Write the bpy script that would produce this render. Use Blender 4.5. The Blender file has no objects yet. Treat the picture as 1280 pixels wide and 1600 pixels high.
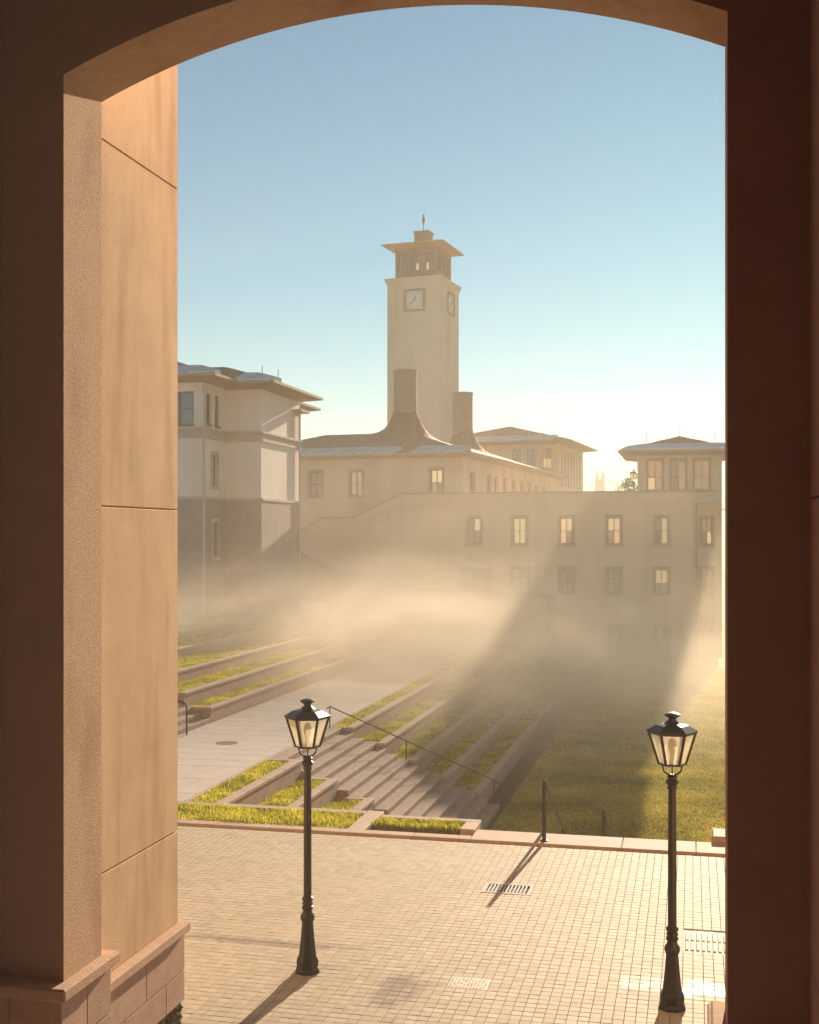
import bpy, math, random
from mathutils import Vector, Matrix
random.seed(7)
sc = bpy.context.scene
col = sc.collection
PI = math.pi
R = math.radians

# ------------------------------------------------------------------ camera
cam_d = bpy.data.cameras.new('camera')
cam_d.sensor_fit = 'HORIZONTAL'; cam_d.sensor_width = 36.0
cam_d.lens = 36.0 * 1900 / 1280
cam_d.shift_y = 38 / 1280
cam_d.clip_start = 0.05; cam_d.clip_end = 4000
cam = bpy.data.objects.new('camera', cam_d); col.objects.link(cam)
cam.location = (0, 0, 5.6)
cam.rotation_euler = (R(90), 0, math.atan(443 / 1900))
sc.camera = cam

# ------------------------------------------------------------------ world, sun, exposure
SUN_AZ, SUN_EL = R(5.2), R(15.6)          # azimuth clockwise from +Y
w = bpy.data.worlds.new('World'); sc.world = w; w.use_nodes = True
nt = w.node_tree
sky = nt.nodes.new('ShaderNodeTexSky'); sky.sky_type = 'NISHITA'; sky.sun_disc = False
sky.sun_elevation = SUN_EL; sky.sun_rotation = SUN_AZ
sky.air_density = 0.95; sky.dust_density = 0.06; sky.ozone_density = 3.0; sky.altitude = 100
bg = nt.nodes['Background']; bg.inputs['Strength'].default_value = 0.06
tint = nt.nodes.new('ShaderNodeMix'); tint.data_type = 'RGBA'; tint.blend_type = 'MULTIPLY'; tint.inputs['Factor'].default_value = 1.0
tint.inputs['B'].default_value = (0.39, 0.72, 0.66, 1)
nt.links.new(sky.outputs[0], tint.inputs['A']); nt.links.new(tint.outputs['Result'], bg.inputs['Color'])
sd = bpy.data.lights.new('sun', 'SUN'); sd.energy = 5.0; sd.angle = R(0.55); sd.color = (1.0, 0.80, 0.57)
sun = bpy.data.objects.new('sun', sd); col.objects.link(sun)
sdir = Vector((math.sin(SUN_AZ) * math.cos(SUN_EL), math.cos(SUN_AZ) * math.cos(SUN_EL), math.sin(SUN_EL)))
sun.rotation_euler = sdir.to_track_quat('Z', 'Y').to_euler()
vs = sc.view_settings
vs.view_transform = 'Standard'; vs.look = 'None'; vs.gamma = 1.0; vs.use_curve_mapping = False
vs.exposure = 1.3
cy = sc.cycles
cy.max_bounces = 10; cy.diffuse_bounces = 6; cy.glossy_bounces = 3; cy.transmission_bounces = 4; cy.transparent_max_bounces = 8
cy.volume_bounces = 5; cy.volume_step_rate = 1.5; cy.volume_max_steps = 128
cy.caustics_reflective = False; cy.caustics_refractive = False
cy.sample_clamp_indirect = 6.0
cy.use_denoising = True
try: cy.denoiser = 'OPENIMAGEDENOISE'
except Exception: pass

# ------------------------------------------------------------------ materials
MATS = {}
def mat(name, c1, c2=None, scale=3.0, rough=0.85, bump=0.0, bscale=60.0, detail=6, metallic=0.0, spec=0.3, var=0.0, stretch=(1, 1, 1), stain=None):
    """procedural two-tone noise material; var adds per-object value shift"""
    if name in MATS: return MATS[name]
    m = bpy.data.materials.new(name); m.use_nodes = True
    n = m.node_tree.nodes; l = m.node_tree.links
    b = n['Principled BSDF']
    b.inputs['Roughness'].default_value = rough; b.inputs['Metallic'].default_value = metallic
    b.inputs['Specular IOR Level'].default_value = spec
    g = n.new('ShaderNodeNewGeometry'); mp = n.new('ShaderNodeMapping'); mp.inputs['Scale'].default_value = stretch
    l.new(g.outputs['Position'], mp.inputs['Vector'])
    no = n.new('ShaderNodeTexNoise'); no.inputs['Scale'].default_value = scale; no.inputs['Detail'].default_value = detail; no.inputs['Roughness'].default_value = 0.65
    l.new(mp.outputs[0], no.inputs['Vector'])
    r = n.new('ShaderNodeValToRGB'); e = r.color_ramp.elements
    e[0].position = 0.32; e[1].position = 0.68
    e[0].color = (*c1, 1); e[1].color = (*(c2 or c1), 1)
    l.new(no.outputs['Fac'], r.inputs['Fac'])
    out = r.outputs['Color']
    if stain:                                   # larger weather marks with a shape of their own
        s2 = n.new('ShaderNodeTexNoise'); s2.inputs['Scale'].default_value = stain[0]; s2.inputs['Detail'].default_value = 8
        mp2 = n.new('ShaderNodeMapping'); mp2.inputs['Scale'].default_value = stain[2]
        l.new(g.outputs['Position'], mp2.inputs['Vector']); l.new(mp2.outputs[0], s2.inputs['Vector'])
        r2 = n.new('ShaderNodeValToRGB'); r2.color_ramp.elements[0].position = 0.5; r2.color_ramp.elements[1].position = 0.72
        l.new(s2.outputs['Fac'], r2.inputs['Fac'])
        mx = n.new('ShaderNodeMix'); mx.data_type = 'RGBA'; mx.blend_type = 'MULTIPLY'
        l.new(r2.outputs['Color'], mx.inputs['Factor']); l.new(out, mx.inputs['A']); mx.inputs['B'].default_value = (*stain[1], 1)
        out = mx.outputs['Result']
    if var:
        oi = n.new('ShaderNodeObjectInfo'); hs = n.new('ShaderNodeHueSaturation')
        ma = n.new('ShaderNodeMapRange'); ma.inputs['To Min'].default_value = 1 - var; ma.inputs['To Max'].default_value = 1 + var
        l.new(oi.outputs['Random'], ma.inputs['Value']); l.new(ma.outputs[0], hs.inputs['Value']); l.new(out, hs.inputs['Color']); out = hs.outputs['Color']
    l.new(out, b.inputs['Base Color'])
    if bump:
        nb = n.new('ShaderNodeTexNoise'); nb.inputs['Scale'].default_value = bscale; nb.inputs['Detail'].default_value = 5
        l.new(g.outputs['Position'], nb.inputs['Vector'])
        bp = n.new('ShaderNodeBump'); bp.inputs['Strength'].default_value = bump; bp.inputs['Distance'].default_value = 0.02
        l.new(nb.outputs['Fac'], bp.inputs['Height']); l.new(bp.outputs[0], b.inputs['Normal'])
    MATS[name] = m
    return m

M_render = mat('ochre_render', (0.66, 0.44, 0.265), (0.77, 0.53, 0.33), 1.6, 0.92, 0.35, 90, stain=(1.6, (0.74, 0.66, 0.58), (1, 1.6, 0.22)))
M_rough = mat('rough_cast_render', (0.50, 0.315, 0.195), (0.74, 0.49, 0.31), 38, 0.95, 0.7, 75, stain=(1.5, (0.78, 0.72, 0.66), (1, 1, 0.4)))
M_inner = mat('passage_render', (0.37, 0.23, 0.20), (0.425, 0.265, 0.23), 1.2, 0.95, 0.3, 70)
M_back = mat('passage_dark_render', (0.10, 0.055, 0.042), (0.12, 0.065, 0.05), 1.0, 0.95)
M_soff = mat('soffit_render', (0.46, 0.30, 0.20), (0.55, 0.365, 0.25), 9, 0.93, 0.4, 80, stain=(1.3, (0.78, 0.72, 0.66), (1, 1, 1)))
M_plinth = mat('pink_sandstone', (0.46, 0.28, 0.21), (0.56, 0.36, 0.27), 5, 0.85, 0.4, 70, var=0.07)
M_ledge = mat('ledge_sandstone', (0.50, 0.32, 0.22), (0.60, 0.40, 0.28), 7, 0.85, 0.5, 60)
M_rubble = mat('dark_rubble', (0.10, 0.07, 0.055), (0.24, 0.17, 0.13), 14, 0.9, 1.0, 40)
M_kerb = mat('pink_granite', (0.37, 0.255, 0.195), (0.46, 0.325, 0.25), 9, 0.75, 0.3, 90, var=0.06)
M_stepm = mat('step_granite', (0.23, 0.165, 0.13), (0.37, 0.27, 0.215), 6, 0.8, 0.3, 60, var=0.08)
M_wallst = mat('terrace_stone', (0.29, 0.20, 0.15), (0.37, 0.265, 0.20), 4, 0.85, 0.3, 60)
M_cop = mat('coping_granite', (0.35, 0.25, 0.19), (0.44, 0.32, 0.25), 7, 0.8, 0.3, 70, var=0.06)
M_path = mat('path_slab', (0.44, 0.38, 0.335), (0.52, 0.46, 0.41), 2.5, 0.8, 0.2, 50, var=0.05)
M_iron = mat('black_cast_iron', (0.012, 0.011, 0.011), (0.02, 0.018, 0.017), 20, 0.38, 0.1, 80, spec=0.5)
M_rail = mat('dark_steel_rail', (0.03, 0.027, 0.025), (0.05, 0.045, 0.04), 20, 0.3, 0, 80, metallic=0.6, spec=0.5)
M_grate = mat('galvanised_grate', (0.36, 0.35, 0.33), (0.48, 0.46, 0.43), 30, 0.7, 0.2, 90)
M_cover = mat('pale_cover_plate', (0.42, 0.37, 0.30), (0.55, 0.49, 0.40), 40, 0.6, 0.6, 60)
M_pit = mat('drain_pit', (0.01, 0.01, 0.01), (0.015, 0.014, 0.013), 5, 0.9)
M_soil = mat('planter_soil', (0.07, 0.06, 0.025), (0.12, 0.11, 0.03), 9, 0.95, 1.0, 30)
M_cream = mat('cream_plaster', (0.64, 0.47, 0.315), (0.71, 0.53, 0.365), 0.5, 0.9, stain=(0.5, (0.78, 0.73, 0.68), (1, 1, 0.22)))
M_tower = mat('tower_plaster', (0.68, 0.56, 0.45), (0.74, 0.61, 0.49), 0.4, 0.9, stain=(0.4, (0.80, 0.77, 0.72), (1, 1, 0.2)))
M_white = mat('pale_plaster', (0.74, 0.65, 0.61), (0.80, 0.71, 0.67), 0.6, 0.9, stain=(0.4, (0.82, 0.80, 0.79), (1, 1, 0.3)))
M_grey = mat('grey_base_stone', (0.25, 0.20, 0.19), (0.33, 0.27, 0.25), 1.2, 0.9)
M_trim = mat('window_surround', (0.30, 0.22, 0.15), (0.36, 0.27, 0.19), 2, 0.85)
M_trimw = mat('pale_trim', (0.45, 0.37, 0.33), (0.52, 0.43, 0.38), 2, 0.85)
M_frame = mat('dark_window_frame', (0.10, 0.08, 0.06), (0.13, 0.10, 0.08), 3, 0.6)
M_wood = mat('belfry_timber', (0.20, 0.14, 0.10), (0.25, 0.18, 0.13), 1.5, 0.8)
M_tile = mat('roof_tile', (0.20, 0.115, 0.075), (0.28, 0.165, 0.11), 2.5, 0.8, 0.8, 6, var=0.0)
def tile_rows(m):
    n = m.node_tree.nodes; l = m.node_tree.links; b = n['Principled BSDF']
    g = n.new('ShaderNodeNewGeometry'); sx = n.new('ShaderNodeSeparateXYZ'); l.new(g.outputs['Position'], sx.inputs[0])
    def saw(sock, k):
        q = n.new('ShaderNodeMath'); q.operation = 'MULTIPLY'; q.inputs[1].default_value = k; l.new(sock, q.inputs[0])
        f = n.new('ShaderNodeMath'); f.operation = 'FRACT'; l.new(q.outputs[0], f.inputs[0]); return f.outputs[0]
    def tri(sock, k):
        q = n.new('ShaderNodeMath'); q.operation = 'MULTIPLY'; q.inputs[1].default_value = k; l.new(sock, q.inputs[0])
        f = n.new('ShaderNodeMath'); f.operation = 'SINE'; l.new(q.outputs[0], f.inputs[0]); return f.outputs[0]
    ad = n.new('ShaderNodeMath'); ad.operation = 'MULTIPLY_ADD'; ad.inputs[1].default_value = 0.35; l.new(tri(sx.outputs[0], 21.0), ad.inputs[0]); l.new(saw(sx.outputs[2], 9.0), ad.inputs[2])
    bp = n.new('ShaderNodeBump'); bp.inputs['Strength'].default_value = 0.9; bp.inputs['Distance'].default_value = 0.06; l.new(ad.outputs[0], bp.inputs['Height'])
    l.new(bp.outputs[0], b.inputs['Normal'])
tile_rows(M_tile)
M_metal = mat('zinc_panel', (0.42, 0.48, 0.52), (0.5, 0.56, 0.6), 2, 0.35, metallic=0.35, spec=0.5)
M_chim = mat('chimney_stone', (0.36, 0.26, 0.18), (0.42, 0.31, 0.22), 0.8, 0.9)
M_soffit = mat('eave_soffit', (0.36, 0.27, 0.2), (0.42, 0.32, 0.24), 1.0, 0.85)
M_clock = mat('clock_face', (0.72, 0.70, 0.68), (0.78, 0.76, 0.74), 3, 0.5)
M_bridge = mat('bridge_steel', (0.40, 0.42, 0.45), (0.45, 0.47, 0.5), 0.3, 0.7)
M_bark = mat('bark', (0.09, 0.06, 0.04), (0.14, 0.10, 0.07), 6, 0.95)
M_ground = mat('dry_earth', (0.16, 0.15, 0.07), (0.22, 0.19, 0.09), 0.2, 0.95)
M_pave2 = mat('court_paving', (0.46, 0.40, 0.36), (0.54, 0.48, 0.43), 1.5, 0.85)
M_joint = mat('sand_joint', (0.30, 0.235, 0.16), (0.37, 0.285, 0.195), 8, 0.95)

def lawn_mat():
    m = mat('lawn_turf', (0.075, 0.095, 0.014), (0.17, 0.16, 0.035), 1.1, 0.9, 1.0, 9, detail=9, stain=(0.25, (0.75, 0.85, 0.7), (1, 1, 1)))
    return m
M_lawn = lawn_mat()

def leaf_mat(name, a, b_, sc_=1.5):
    m = bpy.data.materials.new(name); m.use_nodes = True
    n = m.node_tree.nodes; l = m.node_tree.links
    n.remove(n['Principled BSDF']); out = n['Material Output']
    g = n.new('ShaderNodeNewGeometry'); no = n.new('ShaderNodeTexNoise'); no.inputs['Scale'].default_value = sc_; no.inputs['Detail'].default_value = 4
    l.new(g.outputs['Position'], no.inputs['Vector'])
    add = n.new('ShaderNodeMath'); add.operation = 'ADD'; mu = n.new('ShaderNodeMath'); mu.operation = 'MULTIPLY_ADD'
    mu.inputs[1].default_value = 0.5; mu.inputs[2].default_value = -0.25
    l.new(g.outputs['Random Per Island'], mu.inputs[0]); l.new(no.outputs['Fac'], add.inputs[0]); l.new(mu.outputs[0], add.inputs[1])
    r = n.new('ShaderNodeValToRGB'); r.color_ramp.elements[0].position = 0.25; r.color_ramp.elements[1].position = 0.75
    r.color_ramp.elements[0].color = (*a, 1); r.color_ramp.elements[1].color = (*b_, 1)
    l.new(add.outputs[0], r.inputs['Fac'])
    d = n.new('ShaderNodeBsdfDiffuse'); t = n.new('ShaderNodeBsdfTranslucent'); mx = n.new('ShaderNodeMixShader'); mx.inputs[0].default_value = 0.55
    l.new(r.outputs[0], d.inputs['Color']); l.new(r.outputs[0], t.inputs['Color'])
    l.new(d.outputs[0], mx.inputs[1]); l.new(t.outputs[0], mx.inputs[2]); l.new(mx.outputs[0], out.inputs['Surface'])
    return m
M_blade = leaf_mat('grass_blade', (0.17, 0.19, 0.02), (0.72, 0.64, 0.09))
M_leaf = leaf_mat('shrub_leaf', (0.05, 0.07, 0.02), (0.16, 0.15, 0.04))

def paver_mat():
    m = bpy.data.materials.new('buff_paver'); m.use_nodes = True
    n = m.node_tree.nodes; l = m.node_tree.links; b = n['Principled BSDF']
    g = n.new('ShaderNodeNewGeometry'); at = n.new('ShaderNodeAttribute'); at.attribute_name = 'tone'
    no = n.new('ShaderNodeTexNoise'); no.inputs['Scale'].default_value = 0.55; no.inputs['Detail'].default_value = 7
    l.new(g.outputs['Position'], no.inputs['Vector'])
    mu = n.new('ShaderNodeMath'); mu.operation = 'MULTIPLY_ADD'; mu.inputs[1].default_value = 0.38; mu.inputs[2].default_value = 0.08
    l.new(at.outputs['Fac'], mu.inputs[0])
    ad = n.new('ShaderNodeMath'); ad.operation = 'MULTIPLY_ADD'; ad.inputs[1].default_value = 0.55
    l.new(no.outputs['Fac'], ad.inputs[0]); l.new(mu.outputs[0], ad.inputs[2])
    r = n.new('ShaderNodeValToRGB'); r.color_ramp.elements[0].position = 0.25; r.color_ramp.elements[1].position = 0.85
    r.color_ramp.elements[0].color = (0.34, 0.275, 0.19, 1); r.color_ramp.elements[1].color = (0.47, 0.385, 0.275, 1)
    l.new(ad.outputs[0], r.inputs['Fac'])
    # damp patches (a real wet stain: darker, glossier), soft-edged ellipses with noisy rims
    sx = n.new('ShaderNodeSeparateXYZ'); l.new(g.outputs['Position'], sx.inputs[0])
    nz = n.new('ShaderNodeTexNoise'); nz.inputs['Scale'].default_value = 3.2; nz.inputs['Detail'].default_value = 6
    l.new(g.outputs['Position'], nz.inputs['Vector'])
    def ell(cx, cyy, rx, ry):
        a = n.new('ShaderNodeMath'); a.operation = 'MULTIPLY_ADD'; a.inputs[1].default_value = 1 / rx; a.inputs[2].default_value = -cx / rx; l.new(sx.outputs[0], a.inputs[0])
        c = n.new('ShaderNodeMath'); c.operation = 'MULTIPLY_ADD'; c.inputs[1].default_value = 1 / ry; c.inputs[2].default_value = -cyy / ry; l.new(sx.outputs[1], c.inputs[0])
        cb = n.new('ShaderNodeCombineXYZ'); l.new(a.outputs[0], cb.inputs[0]); l.new(c.outputs[0], cb.inputs[1])
        ln = n.new('ShaderNodeVectorMath'); ln.operation = 'LENGTH'; l.new(cb.outputs[0], ln.inputs[0])
        s = n.new('ShaderNodeMath'); s.operation = 'MULTIPLY_ADD'; s.inputs[1].default_value = 2.6; l.new(nz.outputs['Fac'], s.inputs[0]); l.new(ln.outputs['Value'], s.inputs[2])
        mr = n.new('ShaderNodeMapRange'); mr.inputs['From Min'].default_value = 2.3; mr.inputs['From Max'].default_value = 1.6; l.new(s.outputs[0], mr.inputs['Value'])
        return mr.outputs[0]
    e1 = ell(0.1, 15.45, 1.15, 0.30); e2 = ell(-3.55, 14.55, 0.45, 0.8); e3 = ell(-5.6, 15.9, 1.9, 0.16)
    mx1 = n.new('ShaderNodeMath'); mx1.operation = 'MAXIMUM'; l.new(e2, mx1.inputs[0]); l.new(e3, mx1.inputs[1])
    mx2 = n.new('ShaderNodeMath'); mx2.operation = 'MAXIMUM'; l.new(mx1.outputs[0], mx2.inputs[0]); l.new(e1, mx2.inputs[1])
    dk = n.new('ShaderNodeMix'); dk.data_type = 'RGBA'; dk.blend_type = 'MULTIPLY'; l.new(mx2.outputs[0], dk.inputs['Factor']); l.new(r.outputs[0], dk.inputs['A']); dk.inputs['B'].default_value = (0.52, 0.47, 0.47, 1)
    l.new(dk.outputs['Result'], b.inputs['Base Color'])
    ro = n.new('ShaderNodeMapRange'); ro.inputs['To Min'].default_value = 0.72; ro.inputs['To Max'].default_value = 0.47; l.new(e1, ro.inputs['Value'])
    l.new(ro.outputs[0], b.inputs['Roughness']); b.inputs['Specular IOR Level'].default_value = 0.35
    nb = n.new('ShaderNodeTexNoise'); nb.inputs['Scale'].default_value = 70; l.new(g.outputs['Position'], nb.inputs['Vector'])
    bp = n.new('ShaderNodeBump'); bp.inputs['Strength'].default_value = 0.25; bp.inputs['Distance'].default_value = 0.01
    l.new(nb.outputs['Fac'], bp.inputs['Height']); l.new(bp.outputs[0], b.inputs['Normal'])
    return m
M_paver = paver_mat()

def glass_mat(name, tint, emit=None, es=0.0, rough=0.04):
    m = bpy.data.materials.new(name); m.use_nodes = True; b = m.node_tree.nodes['Principled BSDF']
    b.inputs['Base Color'].default_value = (*tint, 1); b.inputs['Roughness'].default_value = rough
    b.inputs['Specular IOR Level'].default_value = 0.9; b.inputs['Coat Weight'].default_value = 0.6
    if emit: b.inputs['Emission Color'].default_value = (*emit, 1); b.inputs['Emission Strength'].default_value = es
    return m
M_glass = glass_mat('window_glass', (0.05, 0.05, 0.05))
M_glass_sky = glass_mat('window_glass_blue', (0.10, 0.13, 0.15))
M_glass_glow = glass_mat('painted_glow_glass', (0.2, 0.16, 0.1), (1.0, 0.74, 0.36), 0.15)  # weak emission painted in for daylight passing through from behind, no lamp inside
M_blind = mat('pale_blind', (0.45, 0.36, 0.26), (0.5, 0.4, 0.3), 2, 0.8)

def frosted():
    m = bpy.data.materials.new('frosted_lantern_glass'); m.use_nodes = True
    n = m.node_tree.nodes; l = m.node_tree.links; n.remove(n['Principled BSDF'])
    t = n.new('ShaderNodeBsdfTranslucent'); t.inputs['Color'].default_value = (0.92, 0.88, 0.74, 1)
    d = n.new('ShaderNodeBsdfDiffuse'); d.inputs['Color'].default_value = (0.80, 0.78, 0.68, 1)
    tr = n.new('ShaderNodeBsdfTransparent'); tr.inputs['Color'].default_value = (0.95, 0.93, 0.86, 1)
    a = n.new('ShaderNodeMixShader'); a.inputs[0].default_value = 0.75; l.new(d.outputs[0], a.inputs[1]); l.new(t.outputs[0], a.inputs[2])
    c = n.new('ShaderNodeMixShader'); c.inputs[0].default_value = 0.24; l.new(a.outputs[0], c.inputs[1]); l.new(tr.outputs[0], c.inputs[2])
    l.new(c.outputs[0], n['Material Output'].inputs['Surface'])
    return m
M_frost = frosted()
M_bulb = mat('bulb_white', (0.7, 0.6, 0.42), (0.75, 0.65, 0.48), 5, 0.4)

# ------------------------------------------------------------------ mesh helpers
class MB:
    def __init__(s): s.v = []; s.f = []
    def quad(s, a, b, c, d): n = len(s.v); s.v += [a, b, c, d]; s.f.append((n, n + 1, n + 2, n + 3)); return s
    def poly(s, pts): n = len(s.v); s.v += list(pts); s.f.append(tuple(range(n, n + len(pts)))); return s
    def box(s, x0, x1, y0, y1, z0, z1):
        n = len(s.v)
        s.v += [(x0, y0, z0), (x1, y0, z0), (x1, y1, z0), (x0, y1, z0), (x0, y0, z1), (x1, y0, z1), (x1, y1, z1), (x0, y1, z1)]
        s.f += [tuple(n + i for i in q) for q in ((3, 2, 1, 0), (4, 5, 6, 7), (0, 1, 5, 4), (1, 2, 6, 5), (2, 3, 7, 6), (3, 0, 4, 7))]
        return s
    def cbox(s, x0, x1, y0, y1, z0, z1, c=0.01):
        """box with chamfered edges, 44 triangles"""
        n = len(s.v); X = (x0, x1); Y = (y0, y1); Z = (z0, z1); idx = {}
        for i in (0, 1):
            for j in (0, 1):
                for k in (0, 1):
                    sx, sy, sz = (1, -1)[i] * c, (1, -1)[j] * c, (1, -1)[k] * c
                    for ax, p in (('x', (X[i], Y[j] + sy, Z[k] + sz)), ('y', (X[i] + sx, Y[j], Z[k] + sz)), ('z', (X[i] + sx, Y[j] + sy, Z[k]))):
                        idx[(i, j, k, ax)] = len(s.v); s.v.append(p)
        def add(*ks):
            pts = [idx[k] for k in ks]
            vv = [Vector(s.v[q]) for q in pts]; ce = sum(vv, Vector()) / len(vv)
            nn = (vv[1] - vv[0]).cross(vv[2] - vv[0]); o = ce - Vector(((x0 + x1) / 2, (y0 + y1) / 2, (z0 + z1) / 2))
            s.f.append(tuple(pts if nn.dot(o) > 0 else pts[::-1]))
        for i in (0, 1): add((i, 0, 0, 'x'), (i, 1, 0, 'x'), (i, 1, 1, 'x'), (i, 0, 1, 'x'))
        for j in (0, 1): add((0, j, 0, 'y'), (1, j, 0, 'y'), (1, j, 1, 'y'), (0, j, 1, 'y'))
        for k in (0, 1): add((0, 0, k, 'z'), (1, 0, k, 'z'), (1, 1, k, 'z'), (0, 1, k, 'z'))
        for a in (0, 1):
            for b in (0, 1):
                add((a, b, 0, 'x'), (a, b, 1, 'x'), (a, b, 1, 'y'), (a, b, 0, 'y'))
                add((a, 0, b, 'x'), (a, 1, b, 'x'), (a, 1, b, 'z'), (a, 0, b, 'z'))
                add((0, a, b, 'y'), (1, a, b, 'y'), (1, a, b, 'z'), (0, a, b, 'z'))
                for k in (0, 1): add((a, b, k, 'x'), (a, b, k, 'y'), (a, b, k, 'z'))
        return s
    def tube(s, pts, r, seg=8):
        pts = [Vector(p) for p in pts]; rings = []
        for i, p in enumerate(pts):
            t = (pts[min(i + 1, len(pts) - 1)] - pts[max(i - 1, 0)]).normalized()
            up = Vector((0, 0, 1)) if abs(t.z) < 0.95 else Vector((0, 1, 0))
            a = t.cross(up).normalized(); b = t.cross(a)
            rr = r[i] if isinstance(r, (list, tuple)) else r
            n = len(s.v)
            for k in range(seg):
                q = 2 * PI * k / seg; s.v.append(tuple(p + a * math.cos(q) * rr + b * math.sin(q) * rr))
            rings.append(n)
        for i in range(len(rings) - 1):
            for k in range(seg):
                k2 = (k + 1) % seg; s.f.append((rings[i] + k, rings[i] + k2, rings[i + 1] + k2, rings[i + 1] + k))
        s.f.append(tuple(rings[0] + k for k in range(seg))[::-1]); s.f.append(tuple(rings[-1] + k for k in range(seg)))
        return s
    def lathe(s, prof, seg=24, cx=0, cyy=0, z=0, ph=0.0):
        rings = []
        for (rr, zz) in prof:
            n = len(s.v)
            for k in range(seg): a = 2 * PI * k / seg + ph; s.v.append((cx + rr * math.cos(a), cyy + rr * math.sin(a), z + zz))
            rings.append(n)
        for i in range(len(rings) - 1):
            for k in range(seg):
                k2 = (k + 1) % seg; s.f.append((rings[i] + k, rings[i] + k2, rings[i + 1] + k2, rings[i + 1] + k))
        s.f.append(tuple(rings[0] + k for k in range(seg))[::-1]); s.f.append(tuple(rings[-1] + k for k in range(seg)))
        return s
    def xf(s, fn): s.v = [tuple(fn(*p)) for p in s.v]; return s
    def mesh(s, name, m, off=(0, 0, 0), smooth=False):
        me = bpy.data.meshes.new(name)
        me.from_pydata([(x - off[0], y - off[1], z - off[2]) for x, y, z in s.v], [], s.f)
        me.materials.append(m)
        if smooth:
            for p in me.polygons: p.use_smooth = True
            try: me.set_sharp_from_angle(angle=R(40))
            except Exception: pass
        me.update(); return me
    def build(s, name, m, parent=None, off=None, smooth=False):
        """coordinates are in the root thing's own frame shifted by off (root location for things laid out in world space)"""
        if off is None: off = root_off(parent)
        o = bpy.data.objects.new(name, s.mesh(name, m, off, smooth)); col.objects.link(o)
        if parent: o.parent = parent
        return o

OFF = {}
def root_off(o):
    while o is not None and o.parent is not None: o = o.parent
    return OFF.get(o.name, (0, 0, 0)) if o else (0, 0, 0)

def tag(o, label=None, cat=None, group=None, kind=None):
    if label: o['label'] = label
    if cat: o['category'] = cat
    if group: o['group'] = group
    if kind: o['kind'] = kind
    return o
def thing(name, loc, label=None, cat=None, group=None, kind=None, rz=0.0, local=False):
    o = bpy.data.objects.new(name, None); o.empty_display_size = 0.3; col.objects.link(o)
    o.location = loc; o.rotation_euler = (0, 0, rz)
    if not local: OFF[o.name] = tuple(loc)      # parts given in world coordinates
    return tag(o, label, cat, group, kind)
def inst(name, me, loc, parent, rz=0.0, scale=None):
    o = bpy.data.objects.new(name, me); col.objects.link(o); o.parent = parent; o.location = loc
    if rz: o.rotation_euler = (0, 0, rz)
    if scale: o.scale = scale
    return o
def copy_tree(o, parent=None):
    c = o.copy(); col.objects.link(c); c.parent = parent
    for ch in list(o.children): copy_tree(ch, c)
    return c

def wall_grid(mb, T, x0, x1, z0, z1, holes=(), reveal=0.25):
    """flat wall in the plane y=0 of frame T (facing -y) with recessed openings"""
    xs = sorted({x0, x1, *[h[0] for h in holes], *[h[1] for h in holes]}); zs = sorted({z0, z1, *[h[2] for h in holes], *[h[3] for h in holes]})
    xs = [x for x in xs if x0 <= x <= x1]; zs = [z for z in zs if z0 <= z <= z1]
    for i in range(len(xs) - 1):
        for k in range(len(zs) - 1):
            cx, cz = (xs[i] + xs[i + 1]) / 2, (zs[k] + zs[k + 1]) / 2
            if any(h[0] < cx < h[1] and h[2] < cz < h[3] for h in holes): continue
            mb.quad(T(xs[i], 0, zs[k]), T(xs[i + 1], 0, zs[k]), T(xs[i + 1], 0, zs[k + 1]), T(xs[i], 0, zs[k + 1]))
    for a, b, c, d in holes:
        mb.quad(T(a, 0, c), T(a, 0, d), T(a, reveal, d), T(a, reveal, c)); mb.quad(T(b, 0, c), T(b, reveal, c), T(b, reveal, d), T(b, 0, d))
        mb.quad(T(a, 0, c), T(a, reveal, c), T(b, reveal, c), T(b, 0, c)); mb.quad(T(a, 0, d), T(b, 0, d), T(b, reveal, d), T(a, reveal, d))
        mb.quad(T(a, reveal, c), T(b, reveal, c), T(b, reveal, d), T(a, reveal, d))
def frame_T(ox, oy, ang):
    """local x runs along the wall, local y into the wall; ang = clockwise turn from the world axes"""
    ca, sa = math.cos(ang), math.sin(ang)
    return lambda x, y, z: (ox + x * ca + y * sa, oy - x * sa + y * ca, z)

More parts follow.
